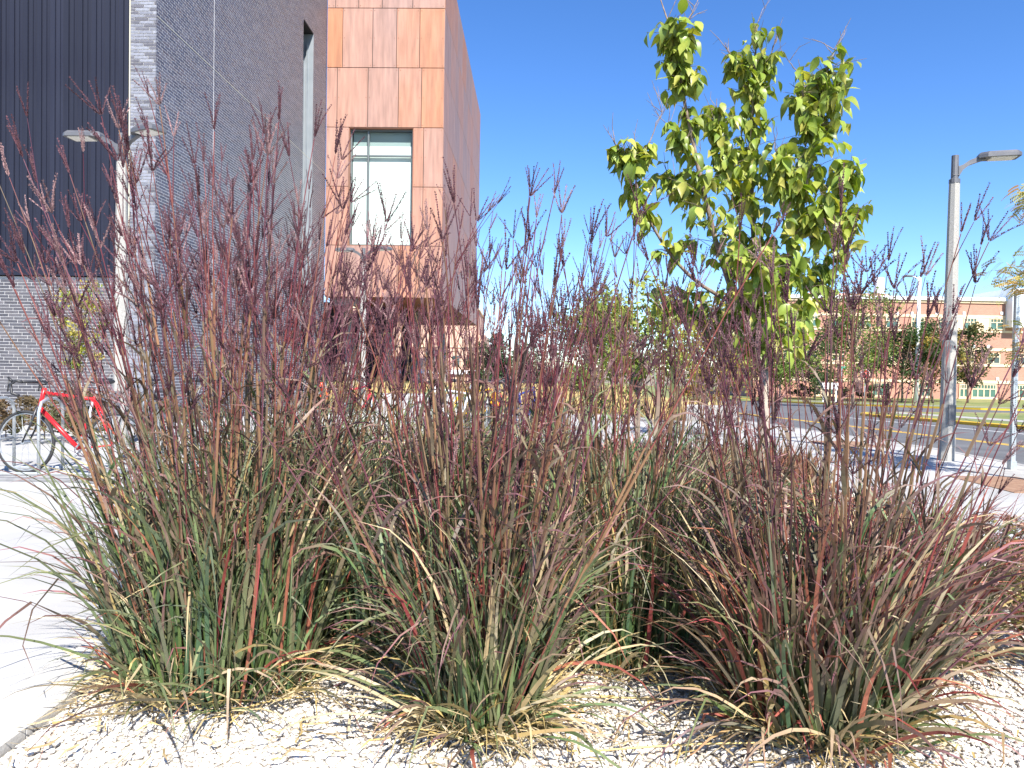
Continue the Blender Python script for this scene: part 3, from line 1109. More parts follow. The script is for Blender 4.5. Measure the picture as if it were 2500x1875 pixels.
# ================================================================== LAMP POSTS, SIGNS
def lamp_post(label, x, y, h, heads, rot):
    z = gz(y)
    t = thing('street_lamp', label, 'street lamp', (x, y, z), group='concrete area lamps', rotz=rot)
    m = MB()
    zz = np.array([-.05, .3, h * .5, h - .42])
    m.tube([(0, 0, q_) for q_ in zz], [.118, .115, .093, .074], 8, ang0=R(22.5))
    local_build(m, 'pole', M['pole'], t)
    m = MB().tube([(0, 0, h - .42), (0, 0, h - .36), (0, 0, h - .345), (0, 0, h)], [.077, .077, .052, .050], 12)
    m.tube([(-.05, -.048, h - .3), (.05, -.048, h - .3)], .006, 6)
    local_build(m, 'tenon', M['pole_dark'], t)
    m = MB().box(-.055, .055, -.124, -.112, .55, .85)
    local_build(m, 'access_cover', M['pole_dark'], t)
    for hr in heads:
        ca, sa = math.cos(hr), math.sin(hr)

        def T(p):
            return (p[0] * ca - p[1] * sa, p[0] * sa + p[1] * ca, p[2])
        zt = h - .10
        # arm: flat bracket that bends up to the head
        prof_ = [(.045, -.15, .06), (.10, -.09, .045), (.19, -.02, .04), (.30, .02, .04), (.40, .05, .04)]
        v, q = [], []
        for (d, zc, hh) in prof_:
            for (s, k) in ((-1, -1), (1, -1), (1, 1), (-1, 1)):
                v.append(T((d, s * .035, zt + zc + k * hh * (1.4 if d < .1 else .9))))
        for i in range(len(prof_) - 1):
            for k in range(4):
                q.append((i * 4 + k, i * 4 + (k + 1) % 4, i * 4 + 4 + (k + 1) % 4, i * 4 + 4 + k))
        q += [(0, 3, 2, 1), (16, 17, 18, 19)]
        local_build(MB().add(v, quads=q), 'arm', M['pole_dark'], t)
        # head: thin slab, chamfered top, tapering to the arm
        out = [(.30, .07), (.40, .14), (.80, .155), (.85, .12), (.85, -.12), (.80, -.155), (.40, -.14), (.30, -.07)]
        inn = [(.33, .05), (.43, .11), (.77, .125), (.81, .10), (.81, -.10), (.77, -.125), (.43, -.11), (.33, -.05)]
        n8 = 8
        zb = zt + .03
        v = [T((a, b, zb)) for a, b in out] + [T((a, b, zb + .045)) for a, b in out] + [T((a, b, zb + .085)) for a, b in inn]
        q = [(i, (i + 1) % n8, n8 + (i + 1) % n8, n8 + i) for i in range(n8)] + [(n8 + i, n8 + (i + 1) % n8, 2 * n8 + (i + 1) % n8, 2 * n8 + i) for i in range(n8)]
        tr = [(16, 16 + i, 17 + i) for i in range(1, 7)] + [(0, i + 1, i) for i in range(1, 7)]
        hd = local_build(MB().add(v, tris=tr, quads=q), 'lamp_head', M['pole_dark'], t)
        v = [T((a, b, zz_)) for zz_ in (zb - .012, zb + .005) for (a, b) in ((.46, -.11), (.79, -.11), (.79, .11), (.46, .11))]
        local_build(MB().add(v, quads=[(0, 3, 2, 1), (0, 1, 5, 4), (1, 2, 6, 5), (2, 3, 7, 6), (3, 0, 4, 7)]), 'lens', M['lens'], hd)
    return t


pr = GP(2310, 1124)
hR = UP(2338, 380, pr[1])[2]
lamp_post('single headed concrete lamp post on the pavement at the right', pr[0], pr[1], hR, [R(-14)], 0)
YL = 11.2
pl = UP(298, 326, YL)
lamp_post('double headed concrete lamp post in front of the grey brick corner', pl[0], YL, pl[2], [R(176), R(-28)], 0)
YC = 21.0
pc = UP(888, 606, YC)
lamp_post('far double headed lamp post before the copper wing', pc[0], YC, pc[2] - gz(YC), [R(-20), R(165)], 0)

# perforated sign post at the right edge
sp = GP(2470, 1146)
SP = thing('sign_post', 'perforated square steel post at the pavement edge on the far right', 'post', (sp[0], sp[1], 0))
SPH = UP(2486, 715, sp[1])[2]
s_ = .03
m_ = MB()
m_.box(-s_, s_, -s_, s_, -.1, SPH)
local_build(m_, 'tube', M['steel'], SP)
hm = MB()
k = 0
zz = .2
while zz < SPH - .03:
    a8 = [(math.cos(i * math.pi / 3) * .0062, math.sin(i * math.pi / 3) * .0062) for i in range(6)]
    hm.add([(a, -s_ - .0012, zz + b) for a, b in a8], tris=[(0, i, i + 1) for i in range(1, 5)])
    hm.add([(-s_ - .0012, a, zz + b) for a, b in a8], tris=[(0, i, i + 1) for i in range(1, 5)])
    zz += .0254
local_build(hm, 'holes', M['dark'], SP, kind='stuff')
local_build(MB().box(-.042, .042, -.042, .042, -.1, .12), 'sleeve', M['steel'], SP)

# far tall street light, stop sign, street name sign, white board
fy = 72.0
fb_ = UP(2236, 990, fy)
SL = thing('street_light', 'tall slim white street light on the far lawn', 'street light', (fb_[0], fy, gz(fy)))
ft = UP(2246, 676, fy)[2]
MB().tube([(fb_[0], fy, gz(fy)), (fb_[0], fy, ft)], [.22, .14], 10).build('pole', M['white_wall'], SL, smooth=True)
MB().tube([(fb_[0], fy, ft - .3), (fb_[0] - .5, fy, ft), (fb_[0] - .9, fy, ft + .05)], .06, 6).build('arm', M['white_wall'], SL)
MB().bbox(fb_[0] - 1.5, fb_[0] - .7, fy - .18, fy + .18, ft - .02, ft + .16, .05).build('lamp_head', M['pole_dark'], SL)

sy = 61.0
sc_ = UP(2112, 913, sy)
SS = thing('stop_sign', 'red octagonal stop sign on a post across the street', 'sign', (sc_[0], sy, gz(sy)))
MB().tube([(sc_[0], sy, gz(sy)), (sc_[0], sy, sc_[2] + .3)], .045, 6).build('post', M['steel'], SS)
ro = .40
oc = [(sc_[0] + ro * math.cos(R(22.5 + 45 * i)), sc_[2] + ro * math.sin(R(22.5 + 45 * i))) for i in range(8)]
def octo(s, y0, y1):
    v = [(sc_[0] + (a - sc_[0]) * s, y0, sc_[2] + (b - sc_[2]) * s) for a, b in oc] + [(sc_[0] + (a - sc_[0]) * s, y1, sc_[2] + (b - sc_[2]) * s) for a, b in oc]
    return MB().add(v, tris=[(0, i, i + 1) for i in range(1, 7)], quads=[(i, (i + 1) % 8, 8 + (i + 1) % 8, 8 + i) for i in range(8)])
octo(1.0, sy - .06, sy - .05).build('border', M['white_wall'], SS)
octo(.92, sy - .066, sy - .062).build('face', paint('stop_red', (.55, .03, .03), .5), SS)
tcu = bpy.data.curves.new('lettering', 'FONT')
tcu.body = 'STOP'; tcu.size = .30; tcu.align_x = 'CENTER'; tcu.align_y = 'CENTER'
tobj = bpy.data.objects.new('tmp_text', tcu)
COL.objects.link(tobj)
bpy.context.view_layer.update()
tme = bpy.data.meshes.new_from_object(tobj.evaluated_get(bpy.context.evaluated_depsgraph_get()))
bpy.data.objects.remove(tobj)
tme.name = 'lettering'
to = link('lettering', tme, M['white_wall'], SS, loc=(0, -.07, sc_[2] - gz(sy)), rot=(R(90), 0, 0))

ny = 64.0
nc = UP(2055, 898, ny)
NS = thing('street_name_sign', 'green street name sign on a thin post', 'sign', (nc[0], ny, gz(ny)))
MB().tube([(nc[0], ny, gz(ny)), (nc[0], ny, nc[2] + .15)], .04, 6).build('post', M['steel'], NS)
MB().box(nc[0] - .38, nc[0] + .38, ny - .05, ny - .045, nc[2] - .1, nc[2] + .14).build('blade', paint('sign_green', (.03, .32, .22), .5), NS)
wy = 70.0
wc = UP(2026, 941, wy)
WB = thing('lawn_sign', 'low white sign board standing on the far lawn', 'sign', (wc[0], wy, gz(wy)))
MB().box(wc[0] - .75, wc[0] + .75, wy - .08, wy + .08, wc[2] - .35, wc[2] + .25).build('board', M['white_wall'], WB)
for s in (-.6, .6):
    MB().box(wc[0] + s - .06, wc[0] + s + .06, wy - .05, wy + .05, gz(wy) - .1, wc[2] - .351).build('leg', M['white_wall'], WB)

# ================================================================== SEAT WALLS
def block(name, label, cat, c, w, d, h, rz, mat, group=None):
    m = MB().bbox(-w / 2, w / 2, -d / 2, d / 2, -.2, h, .025)
    me = mesh_from(name, m)
    o = link(name, me, mat, loc=(c[0], c[1], gz(c[1])), rot=(0, 0, rz))
    return tag(o, label, cat, group)


sb_ = GP(1655, 1015)
block('seat_wall', 'low grey concrete bench wall beside the right pavement', 'bench', (sb_[0], 22.5), 1.5, .5, .5, R(-20), M['concrete_old'])
block('planter_wall', 'pale concrete planter wall near the parked bicycles', 'wall', (-1.9, 15.2), 1.7, .8, .78, R(6), M['concrete'])
block('planter_wall', 'lower concrete planter wall in front of the white one', 'wall', (-3.1, 13.6), 2.2, .45, .42, R(3), M['concrete'])
for (px, py, w_, lab) in ((2080, 1088, 1.6, 'brown bare tree pit in the pavement beyond the lamp post'), (2478, 1183, 1.3, 'brown bare tree pit in the pavement by the sign post')):
    c = GP(px, py)
    m = MB().box(c[0] - .45, c[0] + .45, c[1] - w_ / 2, c[1] + w_ / 2, -.02, .008)
    m.v[0] -= np.array([c[0], c[1], 0])
    tag(link('tree_pit', mesh_from('tree_pit', m), surf('pit_soil', (.22, .12, .07), (.30, .18, .11), 9, .95, bump=.5), loc=(c[0], c[1], gz(c[1]))), lab, 'tree pit')

# ================================================================== BICYCLES
def torus(mb, c, axis, Rr, r, n=28, k=6, col=None):
    c = np.array(c, float); axis = np.array(axis, float); axis /= np.linalg.norm(axis)
    a = np.cross(axis, [0, 0, 1.0]);
    a /= np.linalg.norm(a); b = np.cross(axis, a)
    v, q = [], []
    for i in range(n):
        t = 2 * math.pi * i / n
        d = math.cos(t) * a + math.sin(t) * b
        for j in range(k):
            p = 2 * math.pi * j / k
            v.append(c + d * (Rr + r * math.cos(p)) + axis * r * math.sin(p))
    for i in range(n):
        for j in range(k):
            q.append((i * k + j, ((i + 1) % n) * k + j, ((i + 1) % n) * k + (j + 1) % k, i * k + (j + 1) % k))
    return mb.add(v, quads=q, col=col)


def bicycle(label, x, y, rz, frame_col, drop=True, lean=.05, extras=True, group='parked bicycles'):
    t = thing('bicycle', label, 'bicycle', (x, y, gz(y)), group=group, rotz=rz)
    t.rotation_euler = (lean, 0, rz)
    t.scale = (1.08, 1.08, 1.08)
    fm = paint('bicycle_paint', frame_col)
    wr = .335
    ax_r, ax_f = np.array([-.50, 0, wr]), np.array([.52, 0, wr])
    bb = np.array([-.08, 0, .28]); st = np.array([-.24, 0, .80]); ht = np.array([.33, 0, .86]); hb = np.array([.37, 0, .70])
    f = MB()
    f.tube([st, ht], .018, 8); f.tube([bb, hb], .024, 8); f.tube([bb, st + (st - bb) * .06], .017, 8); f.tube([ht + (ht - hb) * .3, hb], .022, 8)
    for s in (-1, 1):
        o = np.array([0, s * .055, 0])
        f.tube([bb + o * .5, ax_r + o], .010, 6); f.tube([st + o * .3, ax_r + o], .009, 6)
    fr = local_build(f, 'frame', fm, t, smooth=True)
    fk = MB()
    for s in (-1, 1):
        fk.tube([hb + np.array([0, s * .04, 0]), hb + np.array([.06, s * .05, -.18]), ax_f + np.array([0, s * .05, 0])], [.013, .012, .009], 6)
    fk.tube([hb + np.array([0, -.045, 0]), hb + np.array([0, .045, 0])], .016, 6)
    local_build(fk, 'fork', fm if not drop else paint('fork_black', (.03, .03, .035)), t, smooth=True)
    for axp in (ax_f, ax_r):
        wmb = MB()
        torus(wmb, axp, (0, 1, 0), wr - .032, .010, 28, 6)
        wmb.tube([axp + np.array([0, -.045, 0]), axp + np.array([0, .045, 0])], .02, 8)
        for i in range(18):
            a = 2 * math.pi * i / 18
            wmb.tube([axp + np.array([0, .03 * (-1) ** i, 0]), axp + np.array([math.cos(a) * (wr - .035), 0, math.sin(a) * (wr - .035)])], .0016, 3, caps=False)
        wo_ = local_build(wmb, 'wheel', M['steel'], t)
        tm = MB(); torus(tm, axp, (0, 1, 0), wr - .017, .018, 32, 8)
        local_build(tm, 'tyre', M['rubber'], wo_, smooth=True)
    sd = MB()
    top = st + (st - bb) * .30
    sd.tube([st, top], .013, 8)
    sp_ = local_build(sd, 'seat_post', M['steel'], t)
    s2 = MB()
    n = 9
    pts, rad = [], []
    for i in range(n):
        u = i / (n - 1)
        pts.append(top + np.array([-.15 + .28 * u, 0, .03 + .012 * math.sin(u * 6)])); rad.append(.02 + .055 * (1 - u) ** .8 * min(1, u * 5 + .5))
    s2.tube(pts, rad, 10)
    c = np.mean(s2.v[0], axis=0)
    s2.v[0][:, 2] = c[2] + (s2.v[0][:, 2] - c[2]) * .45
    local_build(s2, 'saddle', M['black'], t, smooth=True)
    hd = MB()
    stp = ht + (ht - hb) * .55
    fwd = stp + np.array([.10, 0, .02])
    hd.tube([stp, fwd], .014, 8)
    if drop:
        hd.tube([fwd + np.array([0, -.2, 0]), fwd + np.array([0, .2, 0])], .013, 8)
        for s in (-1, 1):
            a = fwd + np.array([0, s * .2, 0])
            hd.tube([a, a + np.array([.07, s * .01, .01]), a + np.array([.12, s * .015, -.03]), a + np.array([.10, s * .02, -.12]), a + np.array([.02, s * .02, -.14])], .015, 8)
            hd.tube([a + np.array([.10, s * .015, 0]), a + np.array([.15, s * .015, .045])], [.016, .011], 8)
            hd.tube([a + np.array([.14, s * .015, .02]), a + np.array([.15, s * .015, -.10])], .007, 6)
    else:
        hd.tube([fwd + np.array([-.06, -.31, .06]), fwd + np.array([0, -.12, .02]), fwd, fwd + np.array([0, .12, .02]), fwd + np.array([-.06, .31, .06])], .013, 8)
    local_build(hd, 'handlebar', M['black'], t, smooth=True)
    cr = MB()
    torus(cr, bb + np.array([0, -.05, 0]), (0, 1, 0), .085, .006, 20, 4)
    cr.tube([bb + np.array([0, -.06, 0]), bb + np.array([.12, -.07, -.12])], .010, 6)
    cr.tube([bb + np.array([0, .06, 0]), bb + np.array([-.12, .07, .12])], .010, 6)
    cr.box(bb[0] + .08, bb[0] + .17, -.16, -.07, bb[2] - .135, bb[2] - .115)
    cr.box(bb[0] - .17, bb[0] - .08, .07, .16, bb[2] + .115, bb[2] + .135)
    local_build(cr, 'crank', M['steel'], t)
    return t


def rack(label, x, y, rz, n, dx, h=.82, wide=.42, r=.018, group='bicycle racks'):
    t = thing('bicycle_rack', label, 'bike rack', (x, y, gz(y)), group=group, rotz=rz)
    for k in range(n):
        m = MB()
        a = k * dx
        m.tube([(a, -wide / 2, 0), (a, -wide / 2, h - .14), (a, -wide / 2 + .05, h - .04), (a, -.08, h), (a, .08, h), (a, wide / 2 - .05, h - .04), (a, wide / 2, h - .14), (a, wide / 2, 0)], r, 8)
        m.tube([(a, -wide / 2, h * .45), (a, wide / 2, h * .45)], r * .7, 6)
        local_build(m, 'hoop', M['steel'], t, smooth=True)
    m = MB()
    for s in (-1, 1):
        m.tube([(-.1, s * wide / 2, .03), ((n - 1) * dx + .1, s * wide / 2, .03)], r, 6)
    local_build(m, 'base_rail', M['steel'], t)
    return t


rbp = UP(52, 1155, 8.35)
bicycle('red road bicycle with drop handlebar by the left walkway', rbp[0] + .56, 8.35, R(180 - 6), (.62, .015, .02), True, .03)
rack('silver hoop bicycle rack holding the red bicycle', rbp[0] - .30, 8.45, R(4), 4, .55, .86, .5)
bicycle('dark bicycle behind the red one by the brick wall', rbp[0] + 1.2, 9.7, R(170), (.06, .06, .07), True, -.05)
rk2 = UP(820, 1040, 14.0)
rack('bicycle rack with red and orange bicycles before the copper wing', rk2[0] - .8, 14.0, R(2), 5, .5, .8, .5)
for i, (px, c, lab) in enumerate(((770, (.60, .06, .02), 'orange bicycle leftmost in the middle rack'), (815, (.55, .10, .03), 'orange red bicycle second in the middle rack'),
                                  (850, (.06, .06, .065), 'black bicycle in the middle rack between red ones'), (880, (.62, .03, .06), 'bright red bicycle at the right end of the middle rack'))):
    p = UP(px, 1000, 14.0 + .25 * i)
    bicycle(lab, p[0], 14.0 + .25 * i, R([96, 80, 101, 70][i]), c, i == 2, [.06, -.05, .04, -.03][i])
rk3 = UP(1200, 1040, 12.5)
rack('bicycle rack crowded with bicycles in the middle distance', rk3[0] - .9, 12.5, R(-3), 6, .42, .8, .5)
for i, (px, yy, c, a, lab) in enumerate(((1110, 12.3, (.70, .72, .74), 160, 'silver bicycle at the left of the crowded rack'), (1160, 12.6, (.75, .42, .01), 28, 'yellow framed bicycle in the crowded rack'),
                                         (1190, 13.0, (.03, .03, .035), 75, 'black bicycle in the crowded rack behind the yellow one'), (1222, 12.5, (.6, .05, .04), 100, 'red and black bicycle in the crowded rack'),
                                         (1255, 12.9, (.70, .70, .72), 84, 'white bicycle near the right of the crowded rack'), (1285, 12.5, (.03, .05, .20), 65, 'blue bicycle at the right end of the crowded rack'),
                                         (1212, 13.6, (.75, .35, .02), 95, 'orange bicycle at the back of the crowded rack'))):
    p = UP(px, 1000, yy)
    bicycle(lab, p[0], yy, R(a), c, i % 2 == 0, random.uniform(-.08, .08))

# ================================================================== TREES
LEAF_SH = [(0, 0), (.10, .12), (.25, .22), (.45, .255), (.65, .19), (.83, .085), (1.0, 0)]


def leaf_template(curl, fold, wav, col_a, col_b, r):
    """ovate leaf along +x, hanging curl"""
    v, c = [], []
    n = len(LEAF_SH)
    for i, (x, w) in enumerate(LEAF_SH):
        z = -curl * x * x
        ex = x - .25 * curl * curl * x ** 3
        mix = x
        cc = np.array(col_a) * (1 - mix) + np.array(col_b) * mix
        side = w * 1.0
        k = wav * math.sin(7 * x)
        v += [(ex, 0, z), (ex, side, z + fold * side + k * side), (ex, -side, z + fold * side - k * side)]
        c += [cc * 1.08, cc, cc]
    q = []
    for i in range(n - 1):
        a, b = 3 * i, 3 * i + 3
        q += [(a, b, b + 1, a + 1), (a, a + 2, b + 2, b)]
    return np.array(v), np.array(q), np.array(c)


def rot_to(d, roll):
    """matrix with local x along d, z kept up then rolled"""
    d = np.array(d, float); d /= np.linalg.norm(d)
    up = np.array([0, 0, 1.0])
    if abs(d @ up) > .97:
        up = np.array([1.0, 0, 0])
    y = np.cross(up, d); y /= np.linalg.norm(y)
    z = np.cross(d, y)
    c, s = math.cos(roll), math.sin(roll)
    y2, z2 = c * y + s * z, c * z - s * y
    return np.column_stack([d, y2, z2])


TY = 6.2


def tp(px, py, dy=0.0):
    return UP(px, py, TY + dy)


def smooth_line(pts, n):
    pts = np.array(pts, float)
    t = np.linspace(0, 1, len(pts))
    tt = np.linspace(0, 1, n)
    out = np.column_stack([np.interp(tt, t, pts[:, k]) for k in range(3)])
    for _ in range(2):
        out[1:-1] = .25 * out[:-2] + .5 * out[1:-1] + .25 * out[2:]
    return out


def main_tree():
    r = np.random.default_rng(21)
    base = tp(1862, 1290); base[2] = -.05
    T = thing('young_tree', 'young tree with bright green drooping leaves behind the right grass', 'tree', (base[0], base[1], 0), None)
    fork = tp(1868, 905)
    limbs = []
    tr = smooth_line([base, tp(1862, 1120), tp(1866, 1000), fork], 10)
    MB().tube(tr, np.linspace(.055, .040, 10), 10).build('trunk', M['bark_pale'], T, smooth=True)
    # limb: points, start radius, leafy range, leaf count weights
    L_ = [
        ([fork, tp(1800, 760, -.05), tp(1735, 560, -.15), tp(1690, 330, -.2), tp(1665, 230, -.2), tp(1648, 110, -.22), tp(1612, -5, -.22)], .028),
        ([tp(1655, 150, -.2), tp(1668, 70, -.2), tp(1708, -5, -.22)], .008),
        ([fork, tp(1845, 720, .1), tp(1838, 520, .12), tp(1830, 380, .15), tp(1838, 250, .15), tp(1846, 130, .15), tp(1848, 60, .16)], .026),
        ([tp(1832, 230, .15), tp(1795, 160, .1), tp(1768, 105, .1)], .007),
        ([tp(1840, 240, .15), tp(1872, 160, .2), tp(1898, 90, .22)], .007),
        ([fork, tp(1905, 760, -.1), tp(1945, 560, -.25), tp(1975, 420, -.3), tp(1998, 300, -.3), tp(2018, 200, -.3), tp(2022, 150, -.3)], .026),
        ([tp(2020, 160, -.3), tp(2035, 130, -.3), tp(2046, 112, -.3)], .005),
        ([tp(1985, 330, -.3), tp(1960, 240, -.32), tp(1950, 180, -.34), tp(1925, 152, -.34)], .008),
        ([tp(1790, 740, -.05), tp(1690, 690, -.2), tp(1610, 590, -.3), tp(1565, 500, -.34), tp(1540, 410, -.35), tp(1560, 350, -.36)], .018),
        ([tp(1545, 420, -.35), tp(1590, 340, -.34), tp(1618, 265, -.34)], .007),
        ([tp(1545, 430, -.35), tp(1515, 380, -.36), tp(1500, 345, -.36)], .006),
        ([tp(1700, 400, -.2), tp(1660, 345, -.25), tp(1632, 300, -.28)], .007),
        ([tp(1838, 520, .12), tp(1775, 430, .0), tp(1745, 330, -.05), tp(1750, 240, -.05)], .012),
        ([tp(1945, 560, -.25), tp(2000, 530, -.4), tp(2050, 490, -.45), tp(2075, 420, -.45)], .012),
        ([tp(1960, 500, -.28), tp(1905, 430, -.4), tp(1890, 350, -.42)], .009),
        ([fork, tp(1930, 800, .25), tp(2000, 700, .4), tp(2040, 600, .45)], .014),
        ([fork, tp(1800, 830, .2), tp(1700, 780, .4), tp(1640, 740, .45)], .013),
        ([fork, tp(1860, 800, -.3), tp(1850, 700, -.55), tp(1845, 620, -.65)], .013),
        ([tp(1945, 560, -.25), tp(2010, 590, -.1), tp(2060, 560, .0), tp(2085, 520, .05)], .009),
        ([tp(1720, 520, -.15), tp(1660, 470, .1), tp(1625, 430, .2)], .008),
    ]
    lines = []
    for k, (p, r0) in enumerate(L_):
        ln = smooth_line(p, 14)
        ln += r.normal(0, .006, ln.shape) * np.linspace(0, 1, 14)[:, None]
        MB().tube(ln, np.linspace(r0, max(.0028, r0 * .16), 14), 7).build('branch', M['bark'], T, smooth=True)
        lines.append(ln)
    # leafy stretches: (limb, from, to, number of twigs, spread)
    st = [(0, .10, .46, 26, .30), (0, .46, .62, 5, .10), (0, .66, .90, 26, .19), (1, .0, .45, 6, .13),
          (2, .08, .9, 60, .26), (3, .0, .7, 7, .10), (4, .0, .6, 7, .10), (5, .10, .95, 66, .26), (7, .0, .4, 9, .14),
          (8, .30, 1.0, 17, .15), (9, .0, .4, 6, .08), (10, .1, .8, 8, .09), (11, .3, 1, 5, .08), (12, .1, .9, 26, .16), (13, .15, 1, 24, .16), (14, .1, .9, 14, .14),
          (15, .15, 1, 34, .30), (16, .15, 1, 32, .30), (17, .1, 1, 40, .32), (18, .2, 1, 20, .18), (19, .2, 1, 14, .16)]
    tw = MB()
    spots = []
    for (li, a, b, n, spread) in st:
        ln = lines[li]
        for _ in range(int(n * 2.5)):
            t = r.uniform(a, b) * 13
            i = int(min(t, 12)); p = ln[i] * (1 - (t - i)) + ln[i + 1] * (t - i)
            d = r.normal(size=3); d[2] = abs(d[2]) * .5 + .15; d /= np.linalg.norm(d)
            L1 = r.uniform(.25, 1.25) * spread
            e = p + d * L1
            mid = (p + e) / 2 + np.array([0, 0, .015])
            tw.tube([p, mid, e], [.003, .0022, .0014], 4, caps=False)
            for k in range(r.integers(3, 6)):
                u = r.uniform(.35, 1.0)
                q = p + (e - p) * u
                az = r.uniform(0, 6.283)
                dd = np.array([math.cos(az), math.sin(az), r.normal(-.95, .55)])
                spots.append((q, dd / np.linalg.norm(dd), r.uniform(.085, .165) * (1.0 if r.random() > .2 else .6), r.normal(0, .5)))
    for ln in lines:                       # bare shoots standing out of the leaves
        for _ in range(5):
            i = r.integers(6, 14)
            d = np.array([r.normal(0, .55), r.normal(0, .4), 1.0]); d /= np.linalg.norm(d)
            L1 = r.uniform(.10, .30)
            p = ln[min(i, 13)]
            m = p + d * L1 * .55 + r.normal(0, .012, 3)
            tw.tube([p, m, p + d * L1], [.0034, .0026, .0014], 4, caps=False)
            if r.random() < .6:
                d2 = d + r.normal(0, .45, 3)
                tw.tube([m, m + d2 * L1 * .35], [.0022, .0012], 4, caps=False)
    tw.build('twigs', M['bark'], T, kind='stuff')
    pal = [((.22, .31, .05), (.21, .28, .045)), ((.27, .36, .06), (.26, .33, .055)), ((.34, .40, .075), (.36, .39, .075)), ((.17, .26, .045), (.17, .23, .04)),
           ((.38, .40, .085), (.44, .40, .10)), ((.24, .32, .06), (.23, .26, .05))]
    tm = [leaf_template(cu, fo, wv, a, b, r) for (cu, fo, wv), (a, b) in zip(((.25, .25, .1), (.45, .35, .2), (.15, .15, .15), (.6, .3, .1), (.35, .5, .25), (.8, .2, .2)), pal)]
    meshes = []
    for v, q, c in tm:
        me = mesh_from('leaf', MB().add(v, quads=q, col=c), True)
        me.materials.append(M['leaf'])
        meshes.append(me)
    order = np.argsort([s[0][1] - s[2] * 3 + (0 if s[0][2] > 1.9 else 5) for s in spots])
    rest = MB()
    for rank, i in enumerate(order):
        q, d, size, roll = spots[i]
        k = r.integers(len(tm)) if r.random() > .25 else r.choice([1, 2])
        mt = rot_to(d, roll)
        if rank < 300:
            e = Matrix(mt.tolist()).to_euler()
            link('leaf', meshes[k], None, T, loc=tuple(q - np.array(WL[T.name])), rot=e, scale=(size, size, size))
        else:
            v, qq, c = tm[k]
            rest.add((v * size) @ mt.T + q, quads=qq, col=c * r.uniform(.8, 1.2))
    rest.build('foliage', M['leaf'], T, smooth=True, kind='stuff')
    print('tree leaves', len(spots))
    return T


main_tree()


def bg_tree(name, label, x, y, h, cw, chh, pal, nleaf, lsize, cat='tree', group=None, trunk_r=None, conic=False, bare=.25, seed=1, ncl=22, mat=None, squash=1.0, gap=.30):
    """background tree or shrub: trunk, limbs, leaf clumps"""
    r = np.random.default_rng(seed)
    z0 = gz(y)
    T = thing(name, label, cat, (x, y, z0), group)
    tr = trunk_r or h * .014
    cz = z0 + h - chh / 2
    tk = MB()
    top = np.array([x + r.normal(0, .03) * h, y, z0 + h * .93])
    ln = smooth_line([(x, y, z0 - .1), (x + r.normal(0, .02) * h, y, z0 + h * .4), top], 8)
    tk.tube(ln, np.linspace(tr, tr * .15, 8), 7)
    cl = []
    for k in range(ncl):
        if conic:
            u = (k + r.random()) / ncl
            rad = (1 - u) * .9 + .06
            a = r.uniform(0, 6.283)
            p = np.array([math.cos(a) * rad * cw / 2 * r.uniform(.3, .9), math.sin(a) * rad * cw / 2 * r.uniform(.3, .9), (u - .5) * chh])
            sz = (.22 + .35 * (1 - u)) * cw * .5
        else:
            d = r.normal(size=3); d /= np.linalg.norm(d)
            rr = r.uniform(.45, .92)
            p = d * rr * np.array([cw / 2, cw / 2, chh / 2])
            sz = r.uniform(gap * .75, gap * 1.3) * min(cw, chh) * .62
        p = p + np.array([x, y, cz])
        cl.append((p, sz))
        t0 = np.array([x, y, min(p[2] - .1 * h, z0 + h * r.uniform(.3, .6))])
        if p[2] > z0 + .15 * h:
            tk.tube(smooth_line([t0, (t0 + p) / 2 + np.array([0, 0, .04 * h]), p], 5), np.linspace(tr * .45, tr * .1, 5), 5, caps=False)
    tk.build('trunk', M['bark'], T, smooth=True)
    per = nleaf // ncl
    cr = MB()
    V = []; C = []
    for (p, sz) in cl:
        n = int(per * r.uniform(.6, 1.4))
        d = r.normal(size=(n, 3)); d /= np.linalg.norm(d, axis=1)[:, None]
        q = p + d * (sz * r.random((n, 1)) ** .45) * np.array([1, 1, .8 * squash])
        base = np.array(pal[r.integers(len(pal))])
        a = r.normal(size=(n, 3)); a /= np.linalg.norm(a, axis=1)[:, None]
        b = np.cross(a, r.normal(size=(n, 3))); b /= np.linalg.norm(b, axis=1)[:, None]
        s = lsize * r.uniform(.6, 1.3, (n, 1))
        vv = np.stack([q - a * s, q + b * s * .5, q + a * s, q - b * s * .5], axis=1)
        V.append(vv.reshape(-1, 3))
        cc = base * r.uniform(.7, 1.3, (n, 1))
        C.append(np.repeat(cc, 4, axis=0))
    V = np.vstack(V); C = np.vstack(C)
    cr.add(V, quads=np.arange(len(V)).reshape(-1, 4), col=C)
    cr.build('crown', mat or M['leaf_far'], T, kind='stuff')
    return T


GREEN = [(.11, .17, .035), (.14, .20, .04), (.18, .23, .05)]
DARKG = [(.035, .065, .022), (.05, .085, .028), (.06, .10, .03)]
YELLOW = [(.34, .28, .05), (.28, .26, .06), (.22, .24, .06)]
LIME = [(.20, .25, .05), (.25, .28, .06), (.16, .21, .045)]
OLIVE = [(.10, .11, .05), (.14, .13, .06), (.12, .09, .05)]
BROWN = [(.14, .09, .05), (.18, .12, .06), (.11, .08, .045)]

def at(px, Y):
    return UP(px, 900, Y)[0]

